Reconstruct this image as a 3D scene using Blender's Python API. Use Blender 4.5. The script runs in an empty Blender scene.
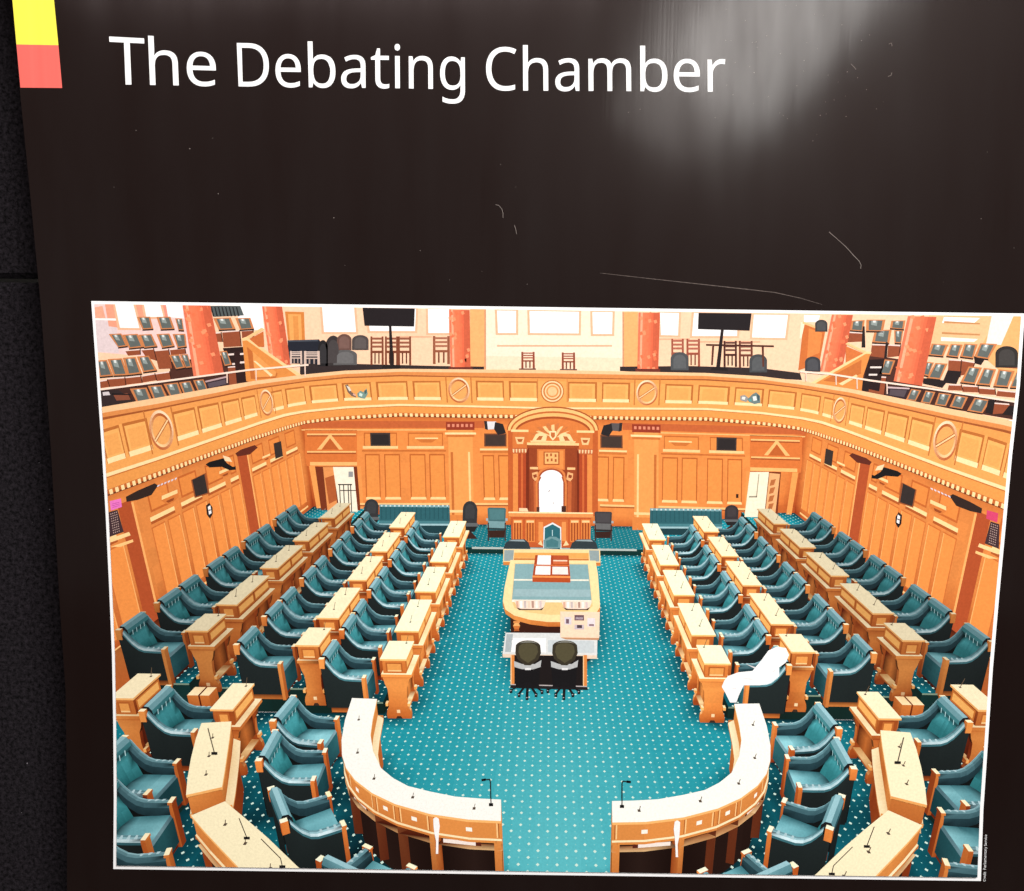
import bpy, math, random
from mathutils import Matrix, Vector
from mathutils.bvhtree import BVHTree
random.seed(7)
sc = bpy.context.scene
COL = sc.collection

# ------------------------------------------------------------------ the camera and the wall of the place
W, H = 1024, 891
F = 1100.0
PITCH, YAW, ROLL = 0.13905502, 0.00429922, 0.01391791
CAM = Vector((-0.03716098, -1.07019807, 0.59811668))
Bm = Matrix(((1,0,0),(0,0,-1),(0,1,0)))
c_, s_ = math.cos, math.sin
Rx = Matrix(((1,0,0),(0,c_(PITCH),-s_(PITCH)),(0,s_(PITCH),c_(PITCH))))
Ry = Matrix(((c_(YAW),0,s_(YAW)),(0,1,0),(-s_(YAW),0,c_(YAW))))
Rz = Matrix(((c_(ROLL),-s_(ROLL),0),(s_(ROLL),c_(ROLL),0),(0,0,1)))
RW = Rz @ Rx @ Ry @ Bm            # world -> camera (x right, y down, z ahead)
RWt = RW.transposed()
cd = bpy.data.cameras.new('camera')
cam = bpy.data.objects.new('camera', cd)
COL.objects.link(cam)
mw = (RWt @ Matrix(((1,0,0),(0,-1,0),(0,0,-1)))).to_4x4()
mw.translation = CAM
cam.matrix_world = mw
cd.sensor_fit = 'HORIZONTAL'; cd.sensor_width = 36.0; cd.lens = F*36.0/W
cd.clip_start = 0.02
sc.camera = cam

R00,R01,R02 = RWt[0]; R10,R11,R12 = RWt[1]; R20,R21,R22 = RWt[2]
def board(x, y, lift=0.0):
    """a place on the face of the display panel (its plane is y = 0), lifted towards the viewer"""
    a, b = (x-512.0)/F, (y-445.5)/F
    rx, ry, rz = R00*a+R01*b+R02, R10*a+R11*b+R12, R20*a+R21*b+R22
    t = (-lift-CAM.y)/ry
    return (CAM.x+rx*t, -lift, CAM.z+rz*t)

# ------------------------------------------------------------------ materials
def s2l(c):
    return c/12.92 if c <= 0.04045 else ((c+0.055)/1.055)**2.4
def lin(rgb):
    return tuple(s2l(max(0, min(1.0, v/255.0))) for v in rgb)
def mat(name, rgb=None, rough=0.6, spec=0.3):
    m = bpy.data.materials.new(name); m.use_nodes = True
    b = m.node_tree.nodes['Principled BSDF']
    if rgb is not None: b.inputs['Base Color'].default_value = (*lin(rgb), 1)
    b.inputs['Roughness'].default_value = rough
    b.inputs['Specular IOR Level'].default_value = spec
    return m, m.node_tree, b
def node(nt, typ, **kw):
    n = nt.nodes.new(typ)
    for k, v in kw.items():
        if k in n.inputs.keys(): n.inputs[k].default_value = v
        else: setattr(n, k, v)
    return n
def ramp(nt, src, stops):
    r = nt.nodes.new('ShaderNodeValToRGB')
    e = r.color_ramp.elements
    e[0].position, e[0].color = stops[0][0], (*stops[0][1], 1)
    e[1].position, e[1].color = stops[1][0], (*stops[1][1], 1)
    for p, c in stops[2:]:
        q = e.new(p); q.color = (*c, 1)
    nt.links.new(src, r.inputs[0])
    return r

# printed ink: colour of the print with a fine mottle of the printing
M_INK, nt, b = mat('printed_ink', None, 0.55, 0.12)
at_ = node(nt, 'ShaderNodeAttribute', attribute_name='ink')
tc = node(nt, 'ShaderNodeTexCoord')
nz = node(nt, 'ShaderNodeTexNoise', Scale=420.0, Detail=2.0)
nt.links.new(tc.outputs['Object'], nz.inputs['Vector'])
rr = ramp(nt, nz.outputs['Fac'], [(0.3, (0.93,)*3), (0.7, (1.05,)*3)])
mx = node(nt, 'ShaderNodeMix', data_type='RGBA', blend_type='MULTIPLY')
mx.inputs[0].default_value = 1.0
nt.links.new(at_.outputs['Color'], mx.inputs[6]); nt.links.new(rr.outputs[0], mx.inputs[7])
nt.links.new(mx.outputs[2], b.inputs['Base Color'])

# black vinyl face of the panel: slightly brushed in the upright direction, with scuffs
M_VINYL, nt, b = mat('black_vinyl', (23, 13, 11), 0.3, 0.12)
tc = node(nt, 'ShaderNodeTexCoord'); mp = node(nt, 'ShaderNodeMapping')
mp.inputs['Scale'].default_value = (420, 420, 9)
nz = node(nt, 'ShaderNodeTexNoise', Scale=1.0, Detail=3.0)
nt.links.new(tc.outputs['Object'], mp.inputs['Vector']); nt.links.new(mp.outputs[0], nz.inputs['Vector'])
mp2 = node(nt, 'ShaderNodeMapping'); mp2.inputs['Scale'].default_value = (9, 9, 3)
nz2 = node(nt, 'ShaderNodeTexNoise', Scale=1.0, Detail=4.0)
nt.links.new(tc.outputs['Object'], mp2.inputs['Vector']); nt.links.new(mp2.outputs[0], nz2.inputs['Vector'])
mm = node(nt, 'ShaderNodeMath', operation='MULTIPLY_ADD'); mm.inputs[1].default_value = 0.08; mm.inputs[2].default_value = 0.27
nt.links.new(nz.outputs['Fac'], mm.inputs[0])
ma = node(nt, 'ShaderNodeMath', operation='MULTIPLY_ADD'); ma.inputs[1].default_value = 0.07
nt.links.new(nz2.outputs['Fac'], ma.inputs[0]); nt.links.new(mm.outputs[0], ma.inputs[2])
nt.links.new(ma.outputs[0], b.inputs['Roughness'])
bp = node(nt, 'ShaderNodeBump', Strength=0.05, Distance=0.0004)
nt.links.new(nz.outputs['Fac'], bp.inputs['Height']); nt.links.new(bp.outputs[0], b.inputs['Normal'])
b.inputs['Specular Tint'].default_value = (1, .84, .80, 1); b.inputs['Coat Tint'].default_value = (1, 1, 1, 1)
mp3 = node(nt, 'ShaderNodeMapping'); mp3.inputs['Scale'].default_value = (26, 26, 5); mp3.inputs['Rotation'].default_value = (0, .35, 0)
nz3 = node(nt, 'ShaderNodeTexNoise', Scale=1.0, Detail=3.0)
nt.links.new(tc.outputs['Object'], mp3.inputs['Vector']); nt.links.new(mp3.outputs[0], nz3.inputs['Vector'])
mw_ = node(nt, 'ShaderNodeMath', operation='MULTIPLY_ADD'); mw_.inputs[1].default_value = 0.9; mw_.inputs[2].default_value = 0.0
nt.links.new(nz3.outputs['Fac'], mw_.inputs[0]); nt.links.new(mw_.outputs[0], b.inputs['Coat Weight'])
nt.links.new(bp.outputs[0], b.inputs['Coat Normal'])
mc = node(nt, 'ShaderNodeMath', operation='MULTIPLY_ADD'); mc.inputs[1].default_value = 0.10; mc.inputs[2].default_value = 0.07
nt.links.new(nz2.outputs['Fac'], mc.inputs[0]); nt.links.new(mc.outputs[0], b.inputs['Coat Roughness'])

M_WHITE, nt, b = mat('white_print', (250, 250, 250), 0.5, 0.15)
nz = node(nt, 'ShaderNodeTexNoise', Scale=90.0); rr = ramp(nt, nz.outputs['Fac'], [(0, (0.93,)*3), (1, (0.97,)*3)])
nt.links.new(rr.outputs[0], b.inputs['Base Color'])
def inkflat(name, rgb):
    m, nt, b = mat(name, rgb, 0.5, 0.15)
    tc = node(nt, 'ShaderNodeTexCoord'); mp = node(nt, 'ShaderNodeMapping'); mp.inputs['Scale'].default_value = (160, 1, 2)
    nz = node(nt, 'ShaderNodeTexNoise', Scale=1.0)
    nt.links.new(tc.outputs['Object'], mp.inputs[0]); nt.links.new(mp.outputs[0], nz.inputs['Vector'])
    c = lin(rgb)
    rr = ramp(nt, nz.outputs['Fac'], [(0.3, tuple(v*0.94 for v in c)), (0.7, tuple(min(1, v*1.05) for v in c))])
    nt.links.new(rr.outputs[0], b.inputs['Base Color'])
    return m
M_YEL = inkflat('yellow_print', (248, 236, 84)); M_RED = inkflat('red_print', (240, 108, 98))

# black felt of the display boards: fuzz and pale lint flecks
M_FELT, nt, b = mat('black_felt', (20, 17, 20), 0.95, 0.1)
tc = node(nt, 'ShaderNodeTexCoord')
nz = node(nt, 'ShaderNodeTexNoise', Scale=230.0, Detail=5.0, Roughness=0.75)
nt.links.new(tc.outputs['Object'], nz.inputs['Vector'])
rr = ramp(nt, nz.outputs['Fac'], [(0.38, lin((6, 5, 6))), (0.74, lin((50, 45, 50)))])
vo = node(nt, 'ShaderNodeTexVoronoi', Scale=105.0)
nt.links.new(tc.outputs['Object'], vo.inputs['Vector'])
sp = ramp(nt, vo.outputs['Distance'], [(0.045, (1,)*3), (0.09, (0,)*3)])
wn = node(nt, 'ShaderNodeSeparateColor'); nt.links.new(vo.outputs['Color'], wn.inputs[0])
gt = node(nt, 'ShaderNodeMath', operation='GREATER_THAN'); gt.inputs[1].default_value = 0.93
nt.links.new(wn.outputs[0], gt.inputs[0])
ml = node(nt, 'ShaderNodeMath', operation='MULTIPLY'); nt.links.new(gt.outputs[0], ml.inputs[0]); nt.links.new(sp.outputs[0], ml.inputs[1])
mx = node(nt, 'ShaderNodeMix', data_type='RGBA'); nt.links.new(ml.outputs[0], mx.inputs[0])
nt.links.new(rr.outputs[0], mx.inputs[6]); mx.inputs[7].default_value = (*lin((150, 145, 150)), 1)
nt.links.new(mx.outputs[2], b.inputs['Base Color'])
bp = node(nt, 'ShaderNodeBump', Strength=0.6, Distance=0.002)
nt.links.new(nz.outputs['Fac'], bp.inputs['Height']); nt.links.new(bp.outputs[0], b.inputs['Normal'])

M_LINT, nt, b = mat('pale_lint', (150, 138, 130), 0.8, 0.2)
nz = node(nt, 'ShaderNodeTexNoise', Scale=200.0); rr = ramp(nt, nz.outputs['Fac'], [(0, lin((104, 94, 88))), (1, lin((176, 164, 156)))])
nt.links.new(rr.outputs[0], b.inputs['Base Color'])
M_SCUFF, nt, b = mat('scratched_vinyl', (92, 78, 72), 0.5, 0.3)
nz = node(nt, 'ShaderNodeTexNoise', Scale=60.0); rr = ramp(nt, nz.outputs['Fac'], [(0.3, lin((52, 42, 40))), (0.7, lin((112, 98, 90)))])
nt.links.new(rr.outputs[0], b.inputs['Base Color'])
M_FLOOR, nt, b = mat('grey_floor', (90, 86, 82), 0.7, 0.3)
nz = node(nt, 'ShaderNodeTexNoise', Scale=40.0, Detail=6.0); rr = ramp(nt, nz.outputs['Fac'], [(0.3, lin((70, 66, 64))), (0.7, lin((104, 100, 96)))])
nt.links.new(rr.outputs[0], b.inputs['Base Color'])
M_WALL, nt, b = mat('pale_plaster', (170, 165, 158), 0.9, 0.2)
nz = node(nt, 'ShaderNodeTexNoise', Scale=25.0); rr = ramp(nt, nz.outputs['Fac'], [(0, lin((160, 155, 148))), (1, lin((180, 175, 168)))])
nt.links.new(rr.outputs[0], b.inputs['Base Color'])

# ------------------------------------------------------------------ linking helpers
def link(name, me, m, parent=None):
    o = bpy.data.objects.new(name, me); COL.objects.link(o)
    if m: me.materials.append(m)
    if parent: o.parent = parent
    return o
def mesh(name, V, Fc):
    me = bpy.data.meshes.new(name); me.from_pydata([tuple(v) for v in V], [], Fc); me.update(); return me
def tag(o, label=None, cat=None, group=None, kind=None):
    if label: o['label'] = label
    if cat: o['category'] = cat
    if group: o['group'] = group
    if kind: o['kind'] = kind
    return o

# ------------------------------------------------------------------ the perspective of the printed photograph
f2, CX, CY, P2, H2 = 690.0, 554.7, 590.0, math.radians(21.15), 4.6
KS, MS = 0.0135, 0.0086
cp, sp_ = math.cos(P2), math.sin(P2)
EYE = (0.0, 0.0, H2)
def unsh(x, y):
    dx, dy = x-CX, y-CY; det = 1-KS*MS
    return (dx-MS*dy)/det/f2, (dy-KS*dx)/det/f2
def ray(x, y):
    a, b = unsh(x, y)
    return (a, cp-b*sp_, -sp_-b*cp)
def onz(x, y, z=0.0):
    r = ray(x, y); t = (z-H2)/r[2]; return (r[0]*t, r[1]*t, z)
def ony(x, y, Y):
    r = ray(x, y); t = Y/r[1]; return (r[0]*t, Y, H2+r[2]*t)
def onx(x, y, X):
    r = ray(x, y); t = X/r[0]; return (X, r[1]*t, H2+r[2]*t)
def atd(x, y, d):
    r = ray(x, y); return (r[0]*d, r[1]*d, H2+r[2]*d)
def proj(P):
    X, Y, z = P[0], P[1], P[2]-H2
    d = Y*cp-z*sp_; v = -Y*sp_-z*cp
    if d < 0.3: return None
    a, b = f2*X/d, f2*v/d
    return (CX+a+MS*b, CY+b+KS*a, 1.0/d)

# ------------------------------------------------------------------ ink: shapes of the printed picture
# light and shade put into the ink: (upright faces, faces turned up, exponents of the shadow tint)
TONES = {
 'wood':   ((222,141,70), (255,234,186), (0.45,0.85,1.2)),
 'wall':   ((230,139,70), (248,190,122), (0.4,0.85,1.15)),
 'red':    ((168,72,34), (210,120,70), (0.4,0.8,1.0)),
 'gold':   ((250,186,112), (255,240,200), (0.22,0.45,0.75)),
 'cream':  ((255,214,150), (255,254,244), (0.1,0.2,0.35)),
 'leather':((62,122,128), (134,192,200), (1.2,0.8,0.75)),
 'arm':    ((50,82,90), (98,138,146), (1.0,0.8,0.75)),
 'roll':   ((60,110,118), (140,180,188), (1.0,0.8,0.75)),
 'crest':  ((120,160,168), (226,240,244), (0.9,0.7,0.65)),  # highlight along the leather edges, put into the ink
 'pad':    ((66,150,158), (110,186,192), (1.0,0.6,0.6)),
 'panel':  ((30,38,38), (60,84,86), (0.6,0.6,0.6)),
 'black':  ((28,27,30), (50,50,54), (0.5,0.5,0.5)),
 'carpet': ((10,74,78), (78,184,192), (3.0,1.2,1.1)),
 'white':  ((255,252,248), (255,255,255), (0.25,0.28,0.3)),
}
class Item:
    __slots__ = ('name', 'label', 'faces', 'gain')
    def __init__(s, name, label=None, gain=1.0):
        s.name, s.label, s.faces, s.gain = name, label, [], gain
ITEMS = []
cur = None
def item(name, label=None, gain=1.0):
    global cur
    cur = Item(name, label, gain); ITEMS.append(cur); return cur
XF = [None]
def face(pts, col, bias=0.0, occ=True, flat=None):
    """col: a key of TONES or an (r,g,b) printed as it is (flat) / shaded a little"""
    if XF[0]: pts = [XF[0](p) for p in pts]
    cur.faces.append((pts, col, bias, occ))
def grid(p00, p10, p11, p01, col, nu, nv, bias=0.0):
    def L(a, b, t): return tuple(a[i]+(b[i]-a[i])*t for i in range(3))
    for i in range(nu):
        for j in range(nv):
            u0, u1, v0, v1 = i/nu, (i+1)/nu, j/nv, (j+1)/nv
            q = [L(L(p00, p10, u), L(p01, p11, u), v) for u, v in ((u0,v0),(u1,v0),(u1,v1),(u0,v1))]
            face(q, col, bias)
def box(x0, x1, y0, y1, z0, z1, col, top=None, sub=99.0, skip=''):
    if x0 > x1: x0, x1 = x1, x0
    n = lambda a: max(1, int(math.ceil(abs(a)/sub)))
    nx, ny, nz_ = n(x1-x0), n(y1-y0), n(z1-z0)
    if 't' not in skip: grid((x0,y0,z1),(x1,y0,z1),(x1,y1,z1),(x0,y1,z1), top or col, nx, ny)
    if 'f' not in skip: grid((x0,y0,z0),(x1,y0,z0),(x1,y0,z1),(x0,y0,z1), col, nx, nz_)
    if 'k' not in skip: grid((x0,y1,z0),(x1,y1,z0),(x1,y1,z1),(x0,y1,z1), col, nx, nz_)
    if 'l' not in skip: grid((x0,y0,z0),(x0,y1,z0),(x0,y1,z1),(x0,y0,z1), col, ny, nz_)
    if 'r' not in skip: grid((x1,y0,z0),(x1,y1,z0),(x1,y1,z1),(x1,y0,z1), col, ny, nz_)
def prism(poly, z0, z1, col, top=None, zt=None):
    """upright prism over a plan polygon"""
    face([(x, y, z1) for x, y in poly], top or col)
    n = len(poly)
    for i in range(n):
        (xa, ya), (xb, yb) = poly[i], poly[(i+1) % n]
        face([(xa,ya,z0),(xb,yb,z0),(xb,yb,z1),(xa,ya,z1)], col)
def pix(pts, d, col, bias=0.0, occ=False):
    face([atd(x, y, d) for x, y in pts], col, bias, occ)
def prect(x0, y0, x1, y1, d, col, bias=0.0):
    pix([(x0,y0),(x1,y0),(x1,y1),(x0,y1)], d, col, bias)
def zc(x0, y0, k):
    """coordinates read off an enlarged detail of the photograph"""
    return lambda x, y: (x0+x/k, y0+y/k)
def tube(p, q, r, col, n=6, bias=0.0, occ=True):
    p, q = Vector(p), Vector(q); a = (q-p).normalized()
    u = a.orthogonal().normalized(); v = a.cross(u)
    R = [(u*math.cos(t)+v*math.sin(t))*r for t in [2*math.pi*i/n for i in range(n)]]
    for i in range(n):
        j = (i+1) % n
        face([tuple(p+R[i]), tuple(p+R[j]), tuple(q+R[j]), tuple(q+R[i])], col, bias, occ)

# ------------------------------------------------------------------ furniture of the printed chamber
def placed(x, y, z, heading, k=1.0):
    c, s = math.cos(heading), math.sin(heading)
    return lambda p: (x+k*(p[0]*c-p[1]*s), y+k*(p[0]*s+p[1]*c), z+k*p[2])

def armchair(x, y, z, heading, label, gain=1.0, name='armchair'):
    item(name, label, gain)
    XF[0] = placed(x, y, z, heading)
    box(-.21, .20, -.25, .25, 0, .08, 'wood', skip='t')
    prof = [(.21,.07),(.21,.44),(-.02,.45),(-.11,.53),(-.19,.65),(-.265,.66),(-.25,.07)]
    for s in (-1, 1):
        # outer side, cut in columns so that the shade can run across it
        face([(a, s*.265, b) for a, b in [prof[0], prof[1], (.0,.448), (.0,.07)]], 'panel')
        face([(a, s*.265, b) for a, b in [(.0,.07), (.0,.448), prof[2], prof[3], (-.11,.07)]], 'panel')
        face([(a, s*.265, b) for a, b in [(-.11,.07), prof[3], prof[4], prof[5], prof[6]]], 'panel')
        path = [(.215,.465),(.10,.468),(.0,.475),(-.06,.50),(-.12,.56),(-.16,.62),(-.20,.69)]
        sec = [(.272,-.035,'roll'),(.268,-.012,'crest'),(.252,.008,'roll'),(.232,.012,'arm'),(.205,.008,'arm'),(.185,-.03,'arm'),(.178,-.11,'arm')]
        for (xa, za), (xb, zb) in zip(path, path[1:]):
            for (ya, da, c1), (yb, db, c2) in zip(sec, sec[1:]):
                cc = c1
                face([(xa,s*ya,za+da),(xb,s*ya,zb+da),(xb,s*yb,zb+db),(xa,s*yb,za+db)], cc)
        # tufts across the arm, drawn as pale highlights in the ink
        for tx in (.14,.08,.02):
            face([(tx,s*.255,.478),(tx+.03,s*.255,.478),(tx+.022,s*.215,.488),(tx+.006,s*.215,.488)], (176,206,212), .0009, False)
        # front post
        y0, y1 = sorted((s*.195, s*.272))
        box(.20, .238, y0, y1, 0, .462, 'wood', 'gold')
        box(.205, .245, y0-.004, y1+.004, .462, .485, 'wood', 'gold')
        # turned-up block behind the arm
        y0, y1 = sorted((s*.222, s*.275))
        box(-.275, -.215, y0, y1, .60, .725, 'wood', 'gold')
    # seat
    grid((-.16,-.18,.35),(.215,-.18,.365),(.215,.18,.365),(-.16,.18,.35), 'leather', 3, 3)
    grid((.215,-.18,.365),(.225,-.18,.33),(.225,.18,.33),(.215,.18,.365), 'crest', 1, 2)
    grid((.225,-.19,.06),(.225,.19,.06),(.225,.19,.33),(.225,-.19,.33), 'leather', 2, 2)
    # back cushion, hollow like a shell
    N = 6
    def bp_(u, v):
        yy = -.2+.4*u
        return (-.10-.10*v-.055*(1-(2*u-1)**2)*(1-.5*v), yy*(1-.12*(1-v)), .35+.29*v)
    for i in range(N):
        for j in range(3):
            face([bp_(i/N,j/3),bp_((i+1)/N,j/3),bp_((i+1)/N,(j+1)/3),bp_(i/N,(j+1)/3)], 'pad')
    # the roll along the top of the back
    sec = [(-.185,.61),(-.168,.655),(-.172,.70),(-.20,.742),(-.245,.748),(-.272,.70),(-.272,.62)]
    for k, ((xa,za),(xb,zb)) in enumerate(zip(sec, sec[1:])):
        for i in range(4):
            ya, yb = -.215+.43*i/4, -.215+.43*(i+1)/4
            face([(xa,ya,za),(xa,yb,za),(xb,yb,zb),(xb,ya,zb)], 'leather' if k < 2 else 'roll')
    for s in (-1, 1): face([(a, s*.217, b) for a, b in sec], 'black')
    for i in range(1, 5):       # stitched tufts under the roll, their glints put into the ink
        yy = -.2+.08*i
        face([(-.178,yy-.006,.60),(-.178,yy+.006,.60),(-.172,yy+.006,.66),(-.172,yy-.006,.66)], (176,212,216), .0004, False)
    face([(-.268,-.25,.07),(-.268,.25,.07),(-.272,.25,.68),(-.272,-.25,.68)], 'panel')
    XF[0] = None

def microphone(x, y, z, h=.11, lean=.03):
    face([(x-.012,y-.016,z+.004),(x+.012,y-.016,z+.004),(x+.012,y+.016,z+.004),(x-.012,y+.016,z+.004)], (84,70,60), .0003, False)
    tube((x, y, z+.004), (x+lean, y, z+h), 0.0034, (104,86,66), 4, .0003, False)

def desk(s, xi, w, Y0, Y1, zp, label, gain=1.0, mics=True):
    """s: +1 right, -1 left; xi: distance of the edge on the aisle side from the middle"""
    item('desk', label, gain)
    zt = zp+.83
    X = lambda a: s*(xi+a)           # a grows away from the aisle
    def bx(a0, a1, y0, y1, z0, z1, col, top=None, sub=99., skip=''):
        x0, x1 = sorted((X(a0), X(a1))); box(x0, x1, y0, y1, z0, z1, col, top, sub, skip)
    bx(-.008, w+.008, Y0-.008, Y1+.008, zt-.022, zt, 'gold', 'gold', .3)
    bx(.012, w-.012, Y0+.012, Y1-.012, zt-.2, zt-.02, 'wood', None, .3, 't')
    # sunk panels: near end, then the aisle side
    def ysunk(y, a0, a1, z0, z1, d=.0):
        q = lambda a, z: (X(a), y-.002, z)
        face([q(a0,z0),q(a1,z0),q(a1,z1),q(a0,z1)], (184,98,42), .0003, False)
        m = .018
        face([q(a0+m,z0+m),q(a1-m,z0+m),q(a1-m,z1-m),q(a0+m,z1-m)], (236,158,80), .0005, False)
        face([q(a0+m,z0),q(a1-m,z0),q(a1-m,z0+m),q(a0+m,z0+m)], (252,206,142), .0006, False)
    ysunk(Y0+.012, .05, w-.05, zt-.175, zt-.055)
    n = 2 if Y1-Y0 > .8 else 1
    for k in range(n):
        ya, yb = Y0+.05+(Y1-Y0-.06)*k/n, Y0+.01+(Y1-Y0-.03)*(k+1)/n
        q = lambda y, z: (X(.010), y, z)
        face([q(ya,zt-.175),q(yb,zt-.175),q(yb,zt-.05),q(ya,zt-.05)], (196,112,48), .0003, False)
        face([q(ya+.025,zt-.155),q(yb-.025,zt-.155),q(yb-.025,zt-.07),q(ya+.025,zt-.07)], (244,178,98), .0005, False)
    bx(-.055, w+.01, Y0-.02, Y1+.02, zt-.238, zt-.2, 'wood', 'gold', .4)
    bx(-.03, w, Y0, Y1, zt-.27, zt-.238, 'wood', None, .4, 't')
    # board behind the knees, set back from the ledge
    bx(.05, .07, Y0+.04, Y1-.04, zp+.22, zt-.25, 'wood', None, .3, 't')
    bx(.02, w-.04, Y0+.04, Y1-.04, zp+.13, zp+.15, 'wood', 'gold', .4)
    # scrolled end boards
    hz = zt-.27-zp
    lv = [(1.0,-.02,w),(.86,.0,w-.015),(.74,.03,w-.04),(.5,.04,w-.045),(.3,.03,w-.035),(.2,.0,w-.01),(.1,-.005,w),(.0,.0,w-.005)]
    for y0 in ([Y0+.01, Y1-.06] if Y1-Y0 < .8 else [Y0+.01, (Y0+Y1)/2, Y1-.06]):
        for (ha, la, ra), (hb, lb, rb) in zip(lv, lv[1:]):
            za, zb = zp+ha*hz, zp+hb*hz
            face([(X(la),y0,za),(X(ra),y0,za),(X(rb),y0,zb),(X(lb),y0,zb)], 'wood')
            for p_, r_ in ((la, lb), (ra, rb)):
                face([(X(p_),y0,za),(X(r_),y0,zb),(X(r_),y0+.05,zb),(X(p_),y0+.05,za)], 'wood')
        cxm = X(w/2)
        face([(X(w*.36),y0-.002,zp),(X(w*.42),y0-.002,zp+.035),(X(w*.58),y0-.002,zp+.035),(X(w*.64),y0-.002,zp)], (60,40,30), .0005, False)
        box(cxm-.02, cxm+.02, y0-.01, y0, zp+.085, zp+.125, (255,236,190))
        for a in (.0, w-.03): box(*sorted((X(a), X(a+.03))), y0-.012, y0+.05, zp+.18, zp+.22, 'gold')
    if mics:
        for k in range(n):
            y = Y0+(Y1-Y0)*(k+.5)/n if n == 2 else Y1-.06
            microphone(X(w*(.5 if n == 2 else .25)), y, zt)

def curved_desk(outer, inner, zt, zf, label, posts=(), drawers=True, gain=1.0, s=1, sheet=True, top='gold', thin=(), spans=()):
    item('curved_desk', label, gain)
    mir = lambda L: [(s*a, b) for a, b in L]
    O, I = mir(outer), mir(inner); n = len(O)
    V2 = lambda a: Vector((a[0], a[1]))
    mid = [(V2(O[i])+V2(I[i]))/2 for i in range(n)]
    def off(P, k, t):             # towards the middle of the top by a share t
        return tuple(V2(P[k]).lerp(mid[k], t))
    for i in range(n-1):
        o0, o1, i0, i1 = O[i], O[i+1], I[i], I[i+1]
        face([(*o0,zt),(*o1,zt),(*i1,zt),(*i0,zt)], top)
        for a, b in ((o0,o1),(i0,i1)):
            face([(*a,zt-.025),(*b,zt-.025),(*b,zt),(*a,zt)], 'gold')
        # chair side: drawer fronts, shelf lip, dark knee space
        a, b = off(O,i,.06), off(O,i+1,.06)
        face([(*a,zt-.19),(*b,zt-.19),(*b,zt-.02),(*a,zt-.02)], 'wood')
        a2, b2 = off(O,i,-.03), off(O,i+1,-.03)
        face([(*a2,zt-.2),(*b2,zt-.2),(*b,zt-.19),(*a,zt-.19)], 'gold')
        face([(*a2,zt-.225),(*b2,zt-.225),(*b2,zt-.2),(*a2,zt-.2)], 'wood')
        c0, d0 = off(O,i,.5), off(O,i+1,.5)
        face([(*c0,zf),(*d0,zf),(*d0,zt-.2),(*c0,zt-.2)], (44,30,26))
        face([(*a2,zt-.30),(*b2,zt-.30),(*d0,zt-.30),(*c0,zt-.30)], 'wood')
        # aisle side
        a, b = off(I,i,.08), off(I,i+1,.08)
        face([(*a,zt-.2),(*b,zt-.2),(*b,zt-.02),(*a,zt-.02)], 'wood')
        a2, b2 = off(I,i,-.35), off(I,i+1,-.35)
        face([(*a2,zt-.235),(*b2,zt-.235),(*b,zt-.2),(*a,zt-.2)], 'gold')
        face([(*a2,zt-.26),(*b2,zt-.26),(*b2,zt-.235),(*a2,zt-.235)], 'wood')
        a, b = off(I,i,.1), off(I,i+1,.1)
        face([(*a,zf),(*b,zf),(*b,zt-.25),(*a,zt-.25)], 'wood')
    for k in (0, n-1):
        face([(*O[k],zt-.03),(*I[k],zt-.03),(*I[k],zt),(*O[k],zt)], 'gold')
        for z0, z1, t in ((zt-.2,zt-.025,.06),(zf,zt-.2,.12)):
            face([(*off(O,k,t),z0),(*off(I,k,t),z0),(*off(I,k,t),z1),(*off(O,k,t),z1)], 'wood')
        face([(*off(O,k,-.05),zt-.24),(*off(I,k,-.35),zt-.24),(*off(I,k,-.35),zt-.2),(*off(O,k,-.05),zt-.2)], 'gold')
    for k in posts:               # uprights that divide the knee space
        a, c = V2(off(O,k,-.02)), V2(off(O,k,.5))
        if k == n-1: e_ = (V2(O[k-1])-V2(O[k])).normalized()*.035; a, c = a+e_, c+e_
        nrm = Vector((-(c-a).y, (c-a).x)).normalized()*.03
        for (p, q) in ((a-nrm, a+nrm), (a-nrm, c-nrm), (a+nrm, c+nrm)):
            face([(*p,zf),(*q,zf),(*q,zt-.2),(*p,zt-.2)], 'wood')
    for k in thin:
        a, c = V2(off(O,k,.0)), V2(off(O,k,.5)); nrm = Vector((-(c-a).y, (c-a).x)).normalized()*.008
        for (p, q) in ((a-nrm, a+nrm), (a-nrm, c-nrm)):
            face([(*p,zf+.1),(*q,zf+.1),(*q,zt-.22),(*p,zt-.22)], (120,66,36))
    for i0, i1 in spans:
        A, B_ = Vector((*off(O,i0,.05),0)), Vector((*off(O,i1,.05),0))
        m_ = Vector((*off(O,(i0+i1)//2,.05),0)) if (i1-i0) % 2 == 0 else (A+B_)/2
        d = (B_-A).normalized()*.026
        face([(*(m_-d).xy,zt-.125),(*(m_+d).xy,zt-.125),(*(m_+d).xy,zt-.085),(*(m_-d).xy,zt-.085)], (255,250,236), .0010, False)
        for e_, i_, sg in ((A,i0,1),(B_,i1,-1)):
            for o_, w_, c_3 in ((.02,.006,(156,76,32)),(.03,.012,(255,206,140))):
                g0 = e_+d.normalized()*sg*o_; g1 = e_+d.normalized()*sg*(o_+w_)
                face([(*g0.xy,zt-.18),(*g1.xy,zt-.18),(*g1.xy,zt-.035),(*g0.xy,zt-.035)], c_3, .0008, False)
        if i0 in (4, 8):
            a3, b3 = A.lerp(B_,.15), A.lerp(B_,.62)
            face([(*a3.xy,zt-.285),(*b3.xy,zt-.285),(*b3.xy,zt-.245),(*a3.xy,zt-.245)], (250,236,226), .0010, False)
            c3 = A.lerp(B_,.70)
            face([(*b3.xy,zt-.285),(*c3.xy,zt-.285),(*c3.xy,zt-.245),(*b3.xy,zt-.245)], (90,36,24), .0010, False)
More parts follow.
